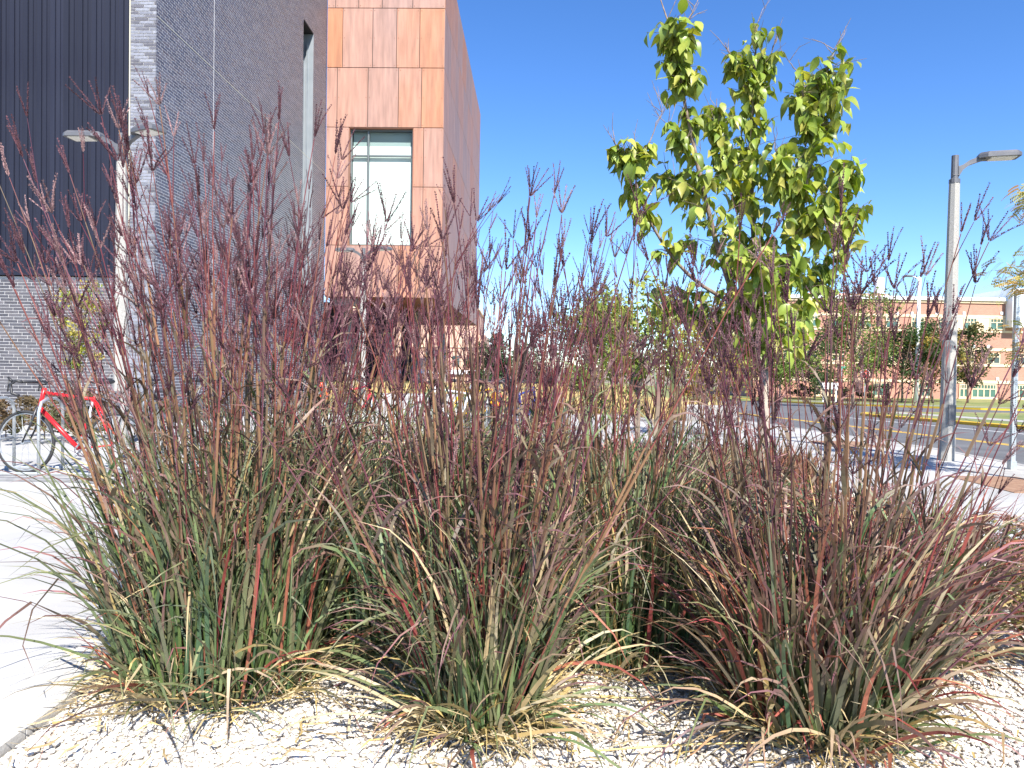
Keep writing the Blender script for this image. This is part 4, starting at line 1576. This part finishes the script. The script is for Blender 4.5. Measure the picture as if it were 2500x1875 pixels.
# beyond the street
bg_tree('broadleaf_tree', 'dark green bushy tree before the red brick hall', at(2205, 74), 74, 8.8, 9.0, 7.8, DARKG, 6500, .16, seed=2, ncl=34, group='trees across the street')
bg_tree('broadleaf_tree', 'golden yellow tree just left of the lamp post pole', at(2280, 73), 73, 8.6, 5.6, 7.4, [(.30, .22, .05), (.22, .19, .05), (.14, .14, .04)], 3600, .15, seed=3, ncl=26, group='trees across the street')
bg_tree('broadleaf_tree', 'dark green tree just right of the lamp post pole', at(2365, 75), 75, 9.2, 5.0, 8.4, [(.05, .075, .03), (.08, .10, .035), (.15, .13, .05)], 3600, .15, seed=4, ncl=28, group='trees across the street')
bg_tree('ash_tree', 'tall pale green feathery tree left of the stop sign', at(2085, 52), 52, 9.4, 5.4, 8.6, [(.13, .19, .045), (.17, .22, .05), (.20, .24, .07)], 5200, .11, seed=5, ncl=44, group='trees across the street', gap=.34)
bg_tree('broadleaf_tree', 'dark green tree behind the street name sign', at(1990, 78), 78, 7.8, 8, 7, DARKG, 3800, .16, seed=6, ncl=26, group='trees across the street')
bg_tree('broadleaf_tree', 'green tree half hidden behind the young tree', at(1905, 70), 70, 7.6, 6.5, 6.6, GREEN, 3600, .16, seed=7, ncl=26, group='trees across the street')
for i, (px, lab) in enumerate(((2075, 'clipped green hedge shrub left of the brick hall windows'), (2150, 'clipped green hedge shrub behind the stop sign'), (1965, 'clipped green hedge shrub near the white lawn sign'))):
    bg_tree('hedge_shrub', lab, at(px, 82), 82, 1.9, 3.6, 1.8, DARKG, 1300, .12, cat='shrub', seed=30 + i, ncl=14, group='hedge shrubs by the brick hall')
# middle distance young trees
bg_tree('street_tree', 'small lime green tree behind the middle grass stems', at(1440, 13.0), 13.0, 2.7, 1.3, 2.0, GREEN + LIME, 3000, .045, seed=8, ncl=36, group='young trees along the pavement', gap=.3, trunk_r=.035)
bg_tree('street_tree', 'lime green tree left of the main young tree', at(1560, 10.2), 10.2, 2.9, 1.5, 2.2, LIME, 2800, .045, seed=9, ncl=34, group='young trees along the pavement', gap=.3, trunk_r=.035)
bg_tree('street_tree', 'yellow green tree low behind the main young tree trunk', at(1730, 15.5), 15.5, 3.0, 2.0, 2.2, [(.30, .25, .05), (.24, .24, .06), (.18, .22, .05)], 2600, .05, seed=10, ncl=30, group='young trees along the pavement', trunk_r=.04)
bg_tree('street_tree', 'green tree farther off between the two lime trees', at(1500, 30), 30, 5.0, 3.0, 3.8, GREEN, 2600, .09, seed=12, ncl=26, group='young trees along the pavement', trunk_r=.06)
bg_tree('street_tree', 'tall thin green tree beneath the copper wing', at(873, 44), 44, 6.2, 3.2, 5.2, GREEN, 3000, .10, seed=13, ncl=30, group='trees beyond the copper wing')
bg_tree('street_tree', 'green tree behind the far brick wall edge', at(775, 46), 46, 5.2, 3.0, 4.2, LIME, 1600, .10, seed=14, ncl=20, group='trees beyond the copper wing')
bg_tree('wall_tree', 'slender yellow green sapling before the grey brick wall', at(195, 12.8), 12.8, 2.95, .85, 1.9, [(.30, .30, .05), (.22, .27, .05), (.36, .31, .07)], 1500, .032, seed=15, ncl=30, trunk_r=.02, gap=.26)
# pines
for i, (px, Y, h, cw, lab) in enumerate(((1215, 40, 3.7, 3.2, 'dark green pine in the centre background'), (1275, 46, 3.6, 3.6, 'broad low pine right of the other pine'), (1180, 55, 4.3, 3.0, 'distant pine by the tan building corner'), (1345, 90, 6.0, 8, 'low far green tree at the centre horizon'))):
    bg_tree('pine_tree', lab, at(px, Y), Y, h, cw, h * .92, [(.035, .07, .035), (.05, .085, .04), (.065, .10, .045)], 3200, .10, seed=40 + i, ncl=34, conic=i < 1, group='pines in the background', squash=.8)
# low shrubs at the brick wall
for i, (px, Y, h, w_, lab) in enumerate(((15, 12.0, .75, 1.5, 'brown olive shrub under the brick wall at the far left'), (110, 11.6, .8, 1.6, 'brown olive shrub behind the red bicycle'), (210, 12.0, .85, 1.6, 'olive shrub under the sapling by the wall'), (330, 12.4, .8, 1.7, 'olive shrub at the foot of the left lamp post'), (470, 13.6, .75, 1.8, 'brown shrub under the receding brick wall'))):
    bg_tree('wall_shrub', lab, at(px, Y), Y, h, w_, h * .95, OLIVE + BROWN, 1500, .035, cat='shrub', seed=50 + i, ncl=18, group='shrubs along the brick wall', trunk_r=.012)
bg_tree('orange_shrub', 'orange yellow shrub beyond the concrete bench', at(1715, 27), 27, 1.3, 2.0, 1.1, [(.26, .17, .04), (.22, .19, .05)], 1300, .06, cat='shrub', seed=60, ncl=16)
bg_tree('green_shrub', 'small bright green shrub before the tan building', at(1125, 24), 24, 1.0, 1.6, .9, LIME, 900, .05, cat='shrub', seed=61, ncl=12)


# honey locust reaching in from the right, trunk outside the frame
def locust():
    r = np.random.default_rng(77)
    Y = 8.6
    x0 = UP(2660, 900, Y)[0]
    T = thing('honey_locust', 'honey locust with yellowing feathery leaves reaching in at right edge', 'tree', (x0, Y, 0))
    tr = smooth_line([(x0, Y, -.05), (x0 + .03, Y, 1.6), (x0 - .05, Y, 3.0), (x0, Y, 4.2)], 10)
    MB().tube(tr, np.linspace(.06, .015, 10), 9).build('trunk', M['bark'], T, smooth=True)
    ends = []
    specs = [((2430, 660), 2.0, .1), ((2455, 690), 1.9, -.2), ((2480, 650), 2.2, .2), ((2470, 800), 1.4, .0), ((2490, 850), 1.3, .25), ((2520, 620), 2.2, -.3), ((2500, 470), 2.8, .0)]
    for (pp, zs, dy) in specs:
        e = UP(pp[0], pp[1], Y + dy)
        s = np.array([x0, Y, zs])
        ln = smooth_line([s, (s + e) / 2 + np.array([0, 0, .18]), e], 8)
        MB().tube(ln, np.linspace(.014, .003, 8), 6).build('branch', M['bark'], T, smooth=True)
        ends.append(ln)
    for k in range(22):
        a = r.uniform(-1.9, 1.9)
        s = np.array([x0, Y, r.uniform(2.0, 3.8)])
        e = s + np.array([math.cos(a) * r.uniform(.6, 1.3), math.sin(a) * r.uniform(.6, 1.3), r.uniform(.1, .7)])
        ln = smooth_line([s, (s + e) / 2 + np.array([0, 0, .1]), e], 8)
        MB().tube(ln, np.linspace(.014, .003, 8), 6).build('branch', M['bark'], T, smooth=True)
        ends.append(ln)
    fo = MB()
    pal = [(.40, .30, .07), (.34, .29, .08), (.24, .25, .07), (.42, .25, .08), (.30, .28, .07)]
    V, C = [], []
    for ln in ends:
        for _ in range(60):
            i = r.integers(2, 8)
            p = ln[min(i, 7)] + r.normal(0, .07, 3)
            az = r.uniform(0, 6.283)
            d = np.array([math.cos(az), math.sin(az), r.uniform(-.5, .4)])
            L1 = r.uniform(.10, .18)
            c = np.array(pal[r.integers(5)]) * r.uniform(.8, 1.2)
            side = np.cross(d, r.normal(size=3)); side /= np.linalg.norm(side)
            for k in range(9):
                q = p + d * L1 * (k + 1) / 9 + np.array([0, 0, -.05 * ((k + 1) / 9) ** 2])
                for s in (-1, 1):
                    a = q + side * s * .018 + d * .008
                    b = q + side * s * .018 - d * .008
                    V += [q, a, q + side * s * .034, b]
                    C += [c] * 4
    fo.add(np.array(V), quads=np.arange(len(V)).reshape(-1, 4), col=np.array(C))
    fo.build('foliage', M['leaf_far'], T, kind='stuff')


locust()

# ================================================================== DRY MEADOW
def meadow(name, label, n, xr, yr, h, pal, seed):
    r = np.random.default_rng(seed)
    x = r.uniform(*xr, n); y = r.uniform(*yr, n)
    z = np.array([gz(a) for a in y])
    H = h * r.uniform(.6, 1.25, n)
    a = r.uniform(0, 6.283, n)
    w = .018 + .0009 * y
    dx, dy = np.cos(a) * w, np.sin(a) * w
    lx, ly = r.normal(0, .22, n) * H, r.normal(0, .15, n) * H
    b1 = np.column_stack([x - dx, y - dy, z]); b2 = np.column_stack([x + dx, y + dy, z])
    m1 = np.column_stack([x + lx * .4 + dx * .7, y + ly * .4 + dy * .7, z + H * .6]); m2 = np.column_stack([x + lx * .4 - dx * .7, y + ly * .4 - dy * .7, z + H * .6])
    t = np.column_stack([x + lx, y + ly, z + H])
    V = np.stack([b1, b2, m1, m2, t], axis=1).reshape(-1, 3)
    o = np.arange(n)[:, None] * 5
    c = np.array(pal)[r.integers(len(pal), size=n)] * r.uniform(.8, 1.2, (n, 1))
    mb = MB().add(V, tris=o + np.array([[3, 2, 4]]), quads=o + np.array([[0, 1, 2, 3]]), col=np.repeat(c, 5, axis=0))
    tag(mb.build(name, M['meadow'], kind='stuff'), label, 'grass')


STRAW = [(.58, .44, .20), (.62, .49, .24), (.50, .38, .17), (.44, .38, .17)]
meadow('meadow_grass', 'tall dry golden grass beyond the bicycles', 9000, (-9, 5.1), (27.3, 45), 1.0, STRAW, 71)
meadow('meadow_grass', 'dry golden grass verge beside the street past the concrete bench', 3500, (4.5, 7.2), (23, 40), .55, STRAW, 72)
meadow('meadow_grass', 'low reddish brown bed grass behind the back row of clumps', 2600, (-.3, 3.0), (6.9, 8.2), .5, [(.20, .09, .06), (.15, .10, .06), (.26, .15, .09)], 73)

# ================================================================== ORNAMENTAL GRASS CLUMPS
C_GREEN = [(.075, .135, .050), (.115, .180, .070), (.070, .125, .065), (.160, .205, .090), (.105, .160, .050)]
C_PURP = [(.190, .080, .085), (.150, .066, .078), (.235, .115, .105), (.205, .125, .105)]
C_RED = [(.30, .080, .060), (.24, .05, .05), (.36, .13, .08)]
C_TAN = [(.55, .43, .25), (.46, .35, .19), (.60, .50, .32), (.50, .37, .15)]


def blade_geo(r, base, az, L, w, e0, droop, pw_, c0_, c1_, n=7, twist=0.0, kink=None):
    """ribbon leaf: verts, quads, colours"""
    t = np.linspace(0, 1, n)
    e = e0 - droop * t ** pw_
    if kink is not None:
        e = e - np.where(t > kink, 1.1, 0.0)
    azs = az + twist * t
    ds = L / (n - 1)
    dirs = np.column_stack([np.cos(e) * np.cos(azs), np.cos(e) * np.sin(azs), np.sin(e)])
    p = np.vstack([[0, 0, 0], np.cumsum(dirs[:-1] * ds, axis=0)]) + base
    low = p[:, 2] < .012
    p[low, 2] = .012 + r.random() * .012
    roll = r.normal(0, .55) + np.linspace(0, r.normal(0, .8), n)
    side = np.column_stack([-np.sin(azs), np.cos(azs), np.zeros(n)])
    up = np.cross(side, dirs)
    sd = side * np.cos(roll)[:, None] + up * np.sin(roll)[:, None]
    wp = w * np.clip(np.minimum(.55 + t * 2.2, 1.0) * (1 - t ** 2.6) + .03, 0, 1)
    a = p + sd * wp[:, None] / 2
    b = p - sd * wp[:, None] / 2
    v = np.empty((2 * n, 3)); v[0::2] = a; v[1::2] = b
    q = [(2 * i, 2 * i + 1, 2 * i + 3, 2 * i + 2) for i in range(n - 1)]
    s = np.clip((t - .35) / .5, 0, 1)[:, None]
    c = np.array(c0_) * (1 - s) + np.array(c1_) * s
    return v, q, np.repeat(c, 2, axis=0)


def raceme(r, L, fuzz):
    """one spike of the seed head along +x"""
    mb = MB()
    n = int(L / .0068)
    bend = r.normal(0, .10)
    P = lambda u: np.array([u * L, bend * L * u * u, 0])
    base = np.array([.098, .042, .052]) * r.uniform(.75, 1.35)
    if fuzz:
        base = base * .4 + np.array([.33, .21, .20]) * .6
    mb.tube([P(0), P(.5), P(1)], [.0009, .0009, .0004], 3, col=base, caps=False)
    ph = r.uniform(0, 6.28)
    for i in range(n):
        u = (i + .3) / n
        for s in (0, 1):
            a = ph + s * math.pi + i * .9 + r.normal(0, .3)
            o = np.array([0, math.cos(a), math.sin(a)])
            tl = r.uniform(.010, .014) * (1 - .45 * u)
            p = P(u) + o * .0007
            ax = np.array([1, 0, 0]) * .95 + o * r.uniform(.10, .30)
            sd = np.cross(ax, o) * .0024
            cc = base * r.uniform(.65, 1.35)
            mb.add([p, p + ax * tl * .45 + sd + o * .0009, p + ax * tl, p + ax * tl * .45 - sd + o * .0009], quads=[(0, 1, 2, 3)], col=cc)
    return np.vstack(mb.v), (np.vstack(mb.q)), np.vstack(mb.c)


def foot_templates(seed, N):
    """turkey foot: spikes fanned from the stem tip, along +z"""
    r = np.random.default_rng(seed)
    out = []
    for k in range(N):
        mb = MB()
        n = r.integers(3, 6)
        tight = r.random() < .4
        for i in range(n):
            v, q, c = raceme(r, r.uniform(.08, .14) * (1.05 if i == 0 else .95), k % 5 == 0)
            az = 2 * math.pi * i / n + r.normal(0, .4)
            tilt = r.uniform(.05, .22) if (i == 0 or tight) else r.uniform(.2, .75)
            d = np.array([math.sin(tilt) * math.cos(az), math.sin(tilt) * math.sin(az), math.cos(tilt)])
            mt = rot_to(d, r.uniform(0, 6.28))
            mb.add(v @ mt.T + d * .004, quads=q, col=c)
        out.append((np.vstack(mb.v), np.vstack(mb.q), np.vstack(mb.c)))
    return out


FEET = foot_templates(123, 18)
FEETM = []
for v_, q_, c_ in FEET:
    me_ = mesh_from('seed_head', MB().add(v_, quads=q_, col=c_))
    me_.materials.append(M['seed'])
    FEETM.append(me_)


def axis_mat(d, spin):
    """local z along d"""
    m = rot_to(d, spin)
    return np.column_stack([m[:, 1], m[:, 2], m[:, 0]])


def stem_geo(r, base, az, lean, H, sm, hm, bm, nbr, hscale, reds, feet=None):
    """one culm with side branches into sm, seed heads into hm, stem leaves into bm"""
    n = 9
    t = np.linspace(0, 1, n)
    curve = r.normal(.10, .10)
    az2 = az + r.normal(0, .25)
    e = math.pi / 2 - lean - curve * t ** 2
    ds = H / (n - 1)
    dirs = np.column_stack([np.cos(e) * np.cos(az2), np.cos(e) * np.sin(az2), np.sin(e)])
    p = np.vstack([[0, 0, 0], np.cumsum(dirs[:-1] * ds, axis=0)]) + base
    p += np.cumsum(r.normal(0, .004, p.shape), axis=0) * t[:, None]
    r0 = r.uniform(.0030, .0048)
    g_ = np.array([(.16, .16, .06), (.13, .11, .05), (.24, .19, .08)][r.integers(3)])
    m_ = np.array([(.125, .022, .034), (.16, .032, .040), (.10, .026, .042), (.21, .055, .048), (.14, .048, .070)][r.integers(5)]) * r.uniform(.8, 1.2)
    cols = []
    for i in range(n):
        k = .10 if r.random() < .78 else .80
        k = k * reds + (1 - reds) * .9 if t[i] < .45 else k * .6
        cols.append(g_ * k + m_ * (1 - k))
    sm.tube(p, np.linspace(r0, r0 * .42, n), 4, col=np.array(cols), caps=False)
    # sheaths: thicker pale stretch above a node
    for _ in range(2):
        i = r.integers(2, 6)
        sm.tube(p[i:i + 2], [r0 * 1.5, r0 * 1.05], 4, col=(g_ * .5 + m_ * .5) * 1.15, caps=False)
    # stem leaves
    for _ in range(r.integers(3, 6)):
        u = r.uniform(.18, .68) * (n - 1)
        i = int(u); b = p[i] + (p[i + 1] - p[i]) * (u - i)
        up_ = u / (n - 1)
        c0_, c1_ = np.array(C_GREEN[r.integers(5)]), np.array(C_PURP[r.integers(4)])
        if up_ > .45 and reds > .5:
            c0_ = c0_ * .4 + c1_ * .6
        elif reds <= .5:
            c1_ = c1_ * .35 + c0_ * .65
        v, q, c = blade_geo(r, b, az + r.normal(0, 1.6), r.uniform(.22, .48) * (1.2 - .7 * up_), r.uniform(.008, .014), r.uniform(.8, 1.35), r.uniform(.6, 2.2), 1.4, c0_, c1_, 6, r.normal(0, .5))
        bm.add(v, quads=q, col=c)
    # terminal head
    def put(pt, d, sc):
        kf = r.integers(len(FEET))
        v, q, c = FEET[kf]
        mt = axis_mat(d, r.uniform(0, 6.28))
        if feet is not None:
            feet.append((kf, pt, mt, sc))
            return
        hm.add((v * sc) @ mt.T + pt, quads=q, col=c * r.uniform(.75, 1.3))
    d = p[-1] - p[-2]; d /= np.linalg.norm(d)
    put(p[-1], d, r.uniform(.85, 1.2) * hscale)
    # side branches with heads
    for _ in range(nbr):
        u = r.uniform(.60, .95) * (n - 1)
        i = int(min(u, n - 2)); b = p[i] + (p[i + 1] - p[i]) * (u - i)
        a = r.uniform(0, 6.283)
        sp_ = r.uniform(.12, .5)
        dd = dirs[i] * math.cos(sp_) + np.array([math.cos(a), math.sin(a), .1]) * math.sin(sp_)
        dd /= np.linalg.norm(dd)
        Lb = r.uniform(.08, .26) * H / 2.0
        mid = b + dd * Lb * .5 + dirs[i] * .012
        e_ = b + dd * Lb + dirs[i] * .02
        sm.tube([b, mid, e_], [r0 * .55, r0 * .42, r0 * .34], 3, col=m_ * .9, caps=False)
        d2 = e_ - mid; d2 /= np.linalg.norm(d2)
        put(e_, d2, r.uniform(.65, 1.0) * hscale)
        if r.random() < .45:
            v, q, c = blade_geo(r, b, a, r.uniform(.07, .16), .005, r.uniform(.7, 1.2), r.uniform(0, 1.0), 1.3, C_PURP[r.integers(4)], C_PURP[r.integers(4)], 5)
            bm.add(v, quads=q, col=c)


def clump(label, x, y, nst, hr, lean_max, rad, nbl, blr, seed, solo=0, blade_w=(.009, .018), purple=.35, red=.06, tan=.10, bias=(0, 0), nbr=(2, 5), hscale=1.0, reds=.7, skirt=.25, solo_st=True, splay=.26, group='big bluestem grass clumps in the gravel bed'):
    r = np.random.default_rng(seed)
    T = thing('grass_clump', label, 'ornamental grass', (x, y, 0), group)
    bx = np.array([x, y, -.01])

    def foot():
        a = r.uniform(0, 6.283); q_ = rad * math.sqrt(r.random())
        return np.array([q_ * math.cos(a), q_ * math.sin(a), 0]), a, q_ / rad
    # basal leaves
    many = MB()
    scored = []
    for i in range(nbl):
        o, a, f = foot()
        a2 = a + r.normal(0, .9)
        L = r.uniform(*blr)
        w = r.uniform(*blade_w)
        kind = r.random()
        gcol = np.array(C_GREEN[r.integers(5)]) * r.uniform(.8, 1.25)
        if kind < tan:
            c0_ = np.array(C_TAN[r.integers(4)]); c1_ = c0_ * r.uniform(.8, 1.1)
        elif kind < tan + red:
            c0_ = np.array(C_RED[r.integers(3)]); c1_ = np.array(C_RED[r.integers(3)])
        elif kind < tan + red + purple:
            c0_ = gcol * .7 + np.array(C_PURP[r.integers(4)]) * .3; c1_ = np.array(C_PURP[r.integers(4)]) * r.uniform(.7, 1.35)
        else:
            c0_ = gcol; c1_ = gcol * .75 + np.array(C_PURP[r.integers(4)]) * .35
        out = f * .55 + r.random() * .45
        if r.random() < skirt:           # low arching leaves round the foot
            e0 = r.uniform(.35, 1.05); dr = r.uniform(.9, 2.2); L *= r.uniform(.55, .85)
            if r.random() < .35:
                c0_ = np.array(C_TAN[r.integers(4)]) * .9; c1_ = c1_ * .5 + c0_ * .4
        else:
            e0 = math.pi / 2 - r.uniform(.0, .14) - out * splay; dr = r.uniform(.1, 2.3) * (.3 + out)
        kink = r.uniform(.5, .8) if r.random() < .06 else None
        g = blade_geo(r, bx + o, a2, L, w, e0, dr, r.uniform(1.8, 4.2), c0_, c1_, 9, r.normal(0, .35), kink)
        scored.append((g[0][:, 1].mean() - .25 * L, g))
    scored.sort(key=lambda s: s[0])
    for i, (_, g) in enumerate(scored):
        if i < solo:
            MB().add(g[0], quads=g[1], col=g[2]).build('leaf_blade', M['blade'], T)
        else:
            many.add(g[0], quads=g[1], col=g[2])
    # dead thatch at the foot
    for i in range(int(nbl * (.38 if solo else .15))):
        o, a, f = foot()
        c = np.array(C_TAN[r.integers(4)]) * r.uniform(.7, 1.1)
        g = blade_geo(r, bx + o * 1.1, a + r.normal(0, .8), r.uniform(.12, .42), r.uniform(.004, .008), r.uniform(.3, 1.3), r.uniform(.8, 2.4), 1.2, c, c * .9, 6, r.normal(0, 1.0))
        many.add(g[0], quads=g[1], col=g[2])
    # culms
    S, Hh = MB(), MB()
    nhead = 0
    for i in range(nst):
        o, a, f = foot()
        a2 = a + r.normal(0, .45)
        ln = lean_max * (f * .7 + r.random() * .3) * r.uniform(.4, 1.1)
        H = r.uniform(*hr) * (1 - .22 * f * r.random())
        if r.random() < .07:            # leaning, half fallen culm
            ln += r.uniform(.15, .40)
        # bias of the whole clump
        dv = np.array([math.cos(a2) * ln + bias[0], math.sin(a2) * ln + bias[1]])
        ln2 = float(np.linalg.norm(dv)); a3 = math.atan2(dv[1], dv[0])
        if solo and solo_st:
            s1, ft_ = MB(), []
            stem_geo(r, bx + o * .8, a3, ln2, H, s1, None, many, r.integers(*nbr), hscale, reds, ft_)
            so = s1.build('stem', M['stem'], T)
            for (kf, pt, mt, sc) in ft_:
                nhead += 1
                if nhead <= 300:
                    link('seed_head', FEETM[kf], None, so, loc=tuple(pt - np.array(WL[so.name])), rot=Matrix(mt.tolist()).to_euler(), scale=(sc, sc, sc))
                else:
                    v, q, c = FEET[kf]
                    Hh.add((v * sc) @ mt.T + pt, quads=q, col=c * r.uniform(.75, 1.3))
        else:
            stem_geo(r, bx + o * .8, a3, ln2, H, S, Hh, many, r.integers(*nbr), hscale, reds)
    if S.v:
        S.build('stems', M['stem'], T, kind='stuff')
    if Hh.v:
        Hh.build('seed_heads', M['seed'], T, kind='stuff')
    many.build('leaves', M['blade'], T, kind='stuff')
    return T


clump('largest grass clump at front left beside the concrete kerb, with tall maroon stems', -1.17, 3.08, 132, (1.70, 2.32), .35, .38, 1400, (.45, 1.28), 101, solo=290, purple=.24, tan=.10, nbr=(1, 5), bias=(-.03, .02), hscale=1.2, skirt=.2)
clump('middle front grass clump with a narrow foot and upright red stems', -.09, 2.70, 90, (1.40, 2.0), .30, .18, 1000, (.40, 1.0), 102, solo=290, purple=.34, tan=.14, red=.07, reds=1.0, nbr=(0, 3), skirt=.2, splay=.34)
clump('front right grass clump with purple arching leaves and dark seed heads', 1.16, 2.76, 66, (1.35, 1.92), .38, .30, 1250, (.42, 1.02), 103, solo=290, purple=.62, red=.16, tan=.09, blade_w=(.010, .020), reds=1.0, hscale=1.15, nbr=(0, 3), splay=.36)
clump('grass clump standing behind and to the right of the front left one', -.60, 3.55, 34, (1.6, 2.15), .28, .40, 1700, (.60, 1.28), 104, reds=.45, purple=.08, red=.02, tan=.06, skirt=.12, nbr=(1, 4))
clump('green leaved grass clump behind the middle front clump on its right', .50, 3.50, 46, (1.45, 1.98), .28, .40, 1700, (.55, 1.15), 105, reds=.45, purple=.14, red=.05, tan=.17, skirt=.18, nbr=(1, 4))
clump('shorter reddish grass clump right behind the front right one', 1.82, 3.50, 18, (1.2, 1.65), .36, .34, 1200, (.42, .95), 112, purple=.6, red=.2, tan=.08, reds=1.0, skirt=.3, nbr=(1, 3))
clump('back row grass clump nearest the walkway', -1.40, 4.45, 34, (1.8, 2.45), .22, .36, 1100, (.6, 1.3), 106, reds=.45, purple=.12, skirt=.1, nbr=(1, 4))
clump('back row grass clump in line behind the middle front clump', -.08, 4.5, 26, (1.55, 2.05), .24, .40, 1350, (.55, 1.22), 107, reds=.45, purple=.12, skirt=.1, nbr=(1, 4))
clump('back row grass clump in line before the young tree', 1.05, 4.45, 30, (1.4, 1.9), .22, .36, 1250, (.5, 1.08), 108, purple=.3, red=.10, reds=1.0, skirt=.12, nbr=(1, 4))
clump('farthest grass clump at the left end of the bed', -.95, 5.7, 22, (1.7, 2.2), .22, .34, 700, (.5, 1.1), 109, skirt=.12, nbr=(1, 4))
clump('farthest grass clump in the middle of the bed', .45, 5.8, 30, (1.5, 2.0), .24, .34, 750, (.45, .98), 110, red=.12, reds=1.0, skirt=.12, nbr=(1, 4))
clump('farthest grass clump right of the middle with reddish stems', 1.40, 6.0, 24, (1.35, 1.75), .24, .30, 650, (.4, .9), 111, purple=.5, red=.15, reds=1.0, skirt=.15, nbr=(1, 3))

# loose straw on the gravel
r_ = np.random.default_rng(88)
mb = MB()
for i in range(1500):
    k = r_.random()
    cx, cy, sd_ = [(-1.28, 3.0, .42), (-.08, 2.62, .36), (1.16, 2.7, .42), (.5, 3.0, .5), (.3, 3.6, .9), (-.4, 3.3, .5)][r_.integers(6)]
    p = np.array([np.clip(cx + r_.normal(0, sd_), -1.62, 2.6), cy + r_.normal(0, sd_ * .7), r_.uniform(.0, .022)])
    c = np.array(C_TAN[r_.integers(4)]) * r_.uniform(.6, 1.1)
    a = r_.uniform(0, 6.28); L = r_.uniform(.03, .16); w = r_.uniform(.002, .005)
    d = np.array([math.cos(a), math.sin(a), r_.normal(0, .06)]); s = np.array([-math.sin(a), math.cos(a), r_.normal(0, .3)]) * w
    m = p + d * L * .5 + np.array([0, 0, r_.uniform(.004, .012)]) + s * r_.normal(0, 3)
    e = p + d * L
    mb.add([p - s, p + s, m + s, m - s, e], tris=[(3, 2, 4)], quads=[(0, 1, 2, 3)], col=c)
tag(mb.build('dry_litter', M['litter'], kind='stuff'), 'loose dry straw scattered on the gravel between the clumps', 'straw')
for i, (pa, pb, lab) in enumerate((((1440, 1850), (1920, 1828), 'long dry straw lying on gravel at the bottom between clumps'), ((1270, 1718), (1640, 1722), 'dry straw stalk lying behind the middle clump foot'))):
    a, b = GP(*pa), GP(*pb)
    a[2] = b[2] = .022
    m = MB().tube(smooth_line([a, (a + b) / 2 + np.array([0, .01, .006]), b], 8), .0035, 5, col=(.62, .47, .20))
    m.v[0] -= a
    tag(link('dry_straw', mesh_from('dry_straw', m, True), M['litter'], loc=tuple(a)), lab, 'straw')

# ================================================================== SEDUM / SPIREA SHRUBS AT THE RIGHT
def flower_shrub(label, x, y, w, h, seed, n, heads):
    r = np.random.default_rng(seed)
    T = thing('flowering_shrub', label, 'shrub', (x, y, 0), 'low shrubs with rusty flower heads')
    st = MB(); lf = MB(); hd = MB()
    for i in range(n):
        a = r.uniform(0, 6.283); f = math.sqrt(r.random())
        top = np.array([x + math.cos(a) * f * w / 2, y + math.sin(a) * f * w / 2, h * (1 - .45 * f * f) * r.uniform(.75, 1.08)])
        b = np.array([x + math.cos(a) * f * w * .12, y + math.sin(a) * f * w * .12, -.02])
        ln = smooth_line([b, (b + top) / 2 + np.array([0, 0, .05]), top], 6)
        st.tube(ln, [.0035, .003, .003, .0025, .002, .0015], 4, col=(.14, .07, .045), caps=False)
        for k in range(16):
            u = r.uniform(.25, 1) * 5
            j = int(min(u, 4)); p = ln[j] + (ln[j + 1] - ln[j]) * (u - j)
            az = r.uniform(0, 6.283)
            d = np.array([math.cos(az), math.sin(az), r.normal(.1, .5)])
            c = np.array([(.10, .14, .04), (.16, .19, .05), (.06, .10, .03), (.26, .22, .07), (.20, .09, .05)][r.integers(5)])
            v, q, cc = leaf_template(.4, .3, .1, c, c * .9, r)
            mt = rot_to(d, r.normal(0, .7))
            lf.add((v * r.uniform(.025, .045)) @ mt.T + p, quads=q, col=cc)
        if r.random() < heads:
            c = np.array([(.30, .13, .09), (.36, .19, .13), (.24, .10, .07)][r.integers(3)])
            for k in range(26):
                q = top + np.array([r.normal(0, .022), r.normal(0, .022), r.uniform(0, .02)])
                s = .005
                dd = r.normal(size=(3, 3)) * s
                hd.tube([top - np.array([0, 0, .02]), q], [.0007, .0007], 3, col=c * .7, caps=False)
                hd.add([q + dd[0], q + dd[1], q + dd[2]], tris=[(0, 1, 2)], col=c * r.uniform(.7, 1.4))
                hd.add([q - dd[0], q - dd[1], q + np.array([0, 0, s])], tris=[(0, 1, 2)], col=c * r.uniform(.7, 1.4))
    st.build('stalks', M['stem'], T, kind='stuff')
    lf.build('leaves', M['leaf'], T, smooth=True, kind='stuff')
    if hd.v:
        hd.build('flower_heads', M['seed'], T, kind='stuff')


flower_shrub('low shrub with rusty flower heads behind the right grass clump', 2.1, 4.35, .95, .52, 201, 90, .7)
flower_shrub('rusty flowered shrub next to the pavement at the right edge', 2.85, 4.25, .9, .50, 202, 90, .8)
flower_shrub('rusty flowered shrub farther back by the pavement', 2.65, 5.2, 1.0, .50, 203, 90, .7)
flower_shrub('leafy green shrub in the lower right corner of the bed', 2.55, 3.35, .8, .42, 204, 80, .15)
flower_shrub('shrub with few flower heads behind the back row right clump', 1.75, 5.4, .9, .48, 205, 80, .5)
flower_shrub('low shrub at the foot of the young tree', 2.35, 6.1, .9, .45, 206, 70, .5)

# render settings that belong to the scene
SC.cycles.max_bounces = 5
SC.cycles.diffuse_bounces = 3
SC.cycles.transparent_max_bounces = 8
SC.cycles.use_denoising = True
print('objects', len(bpy.data.objects))
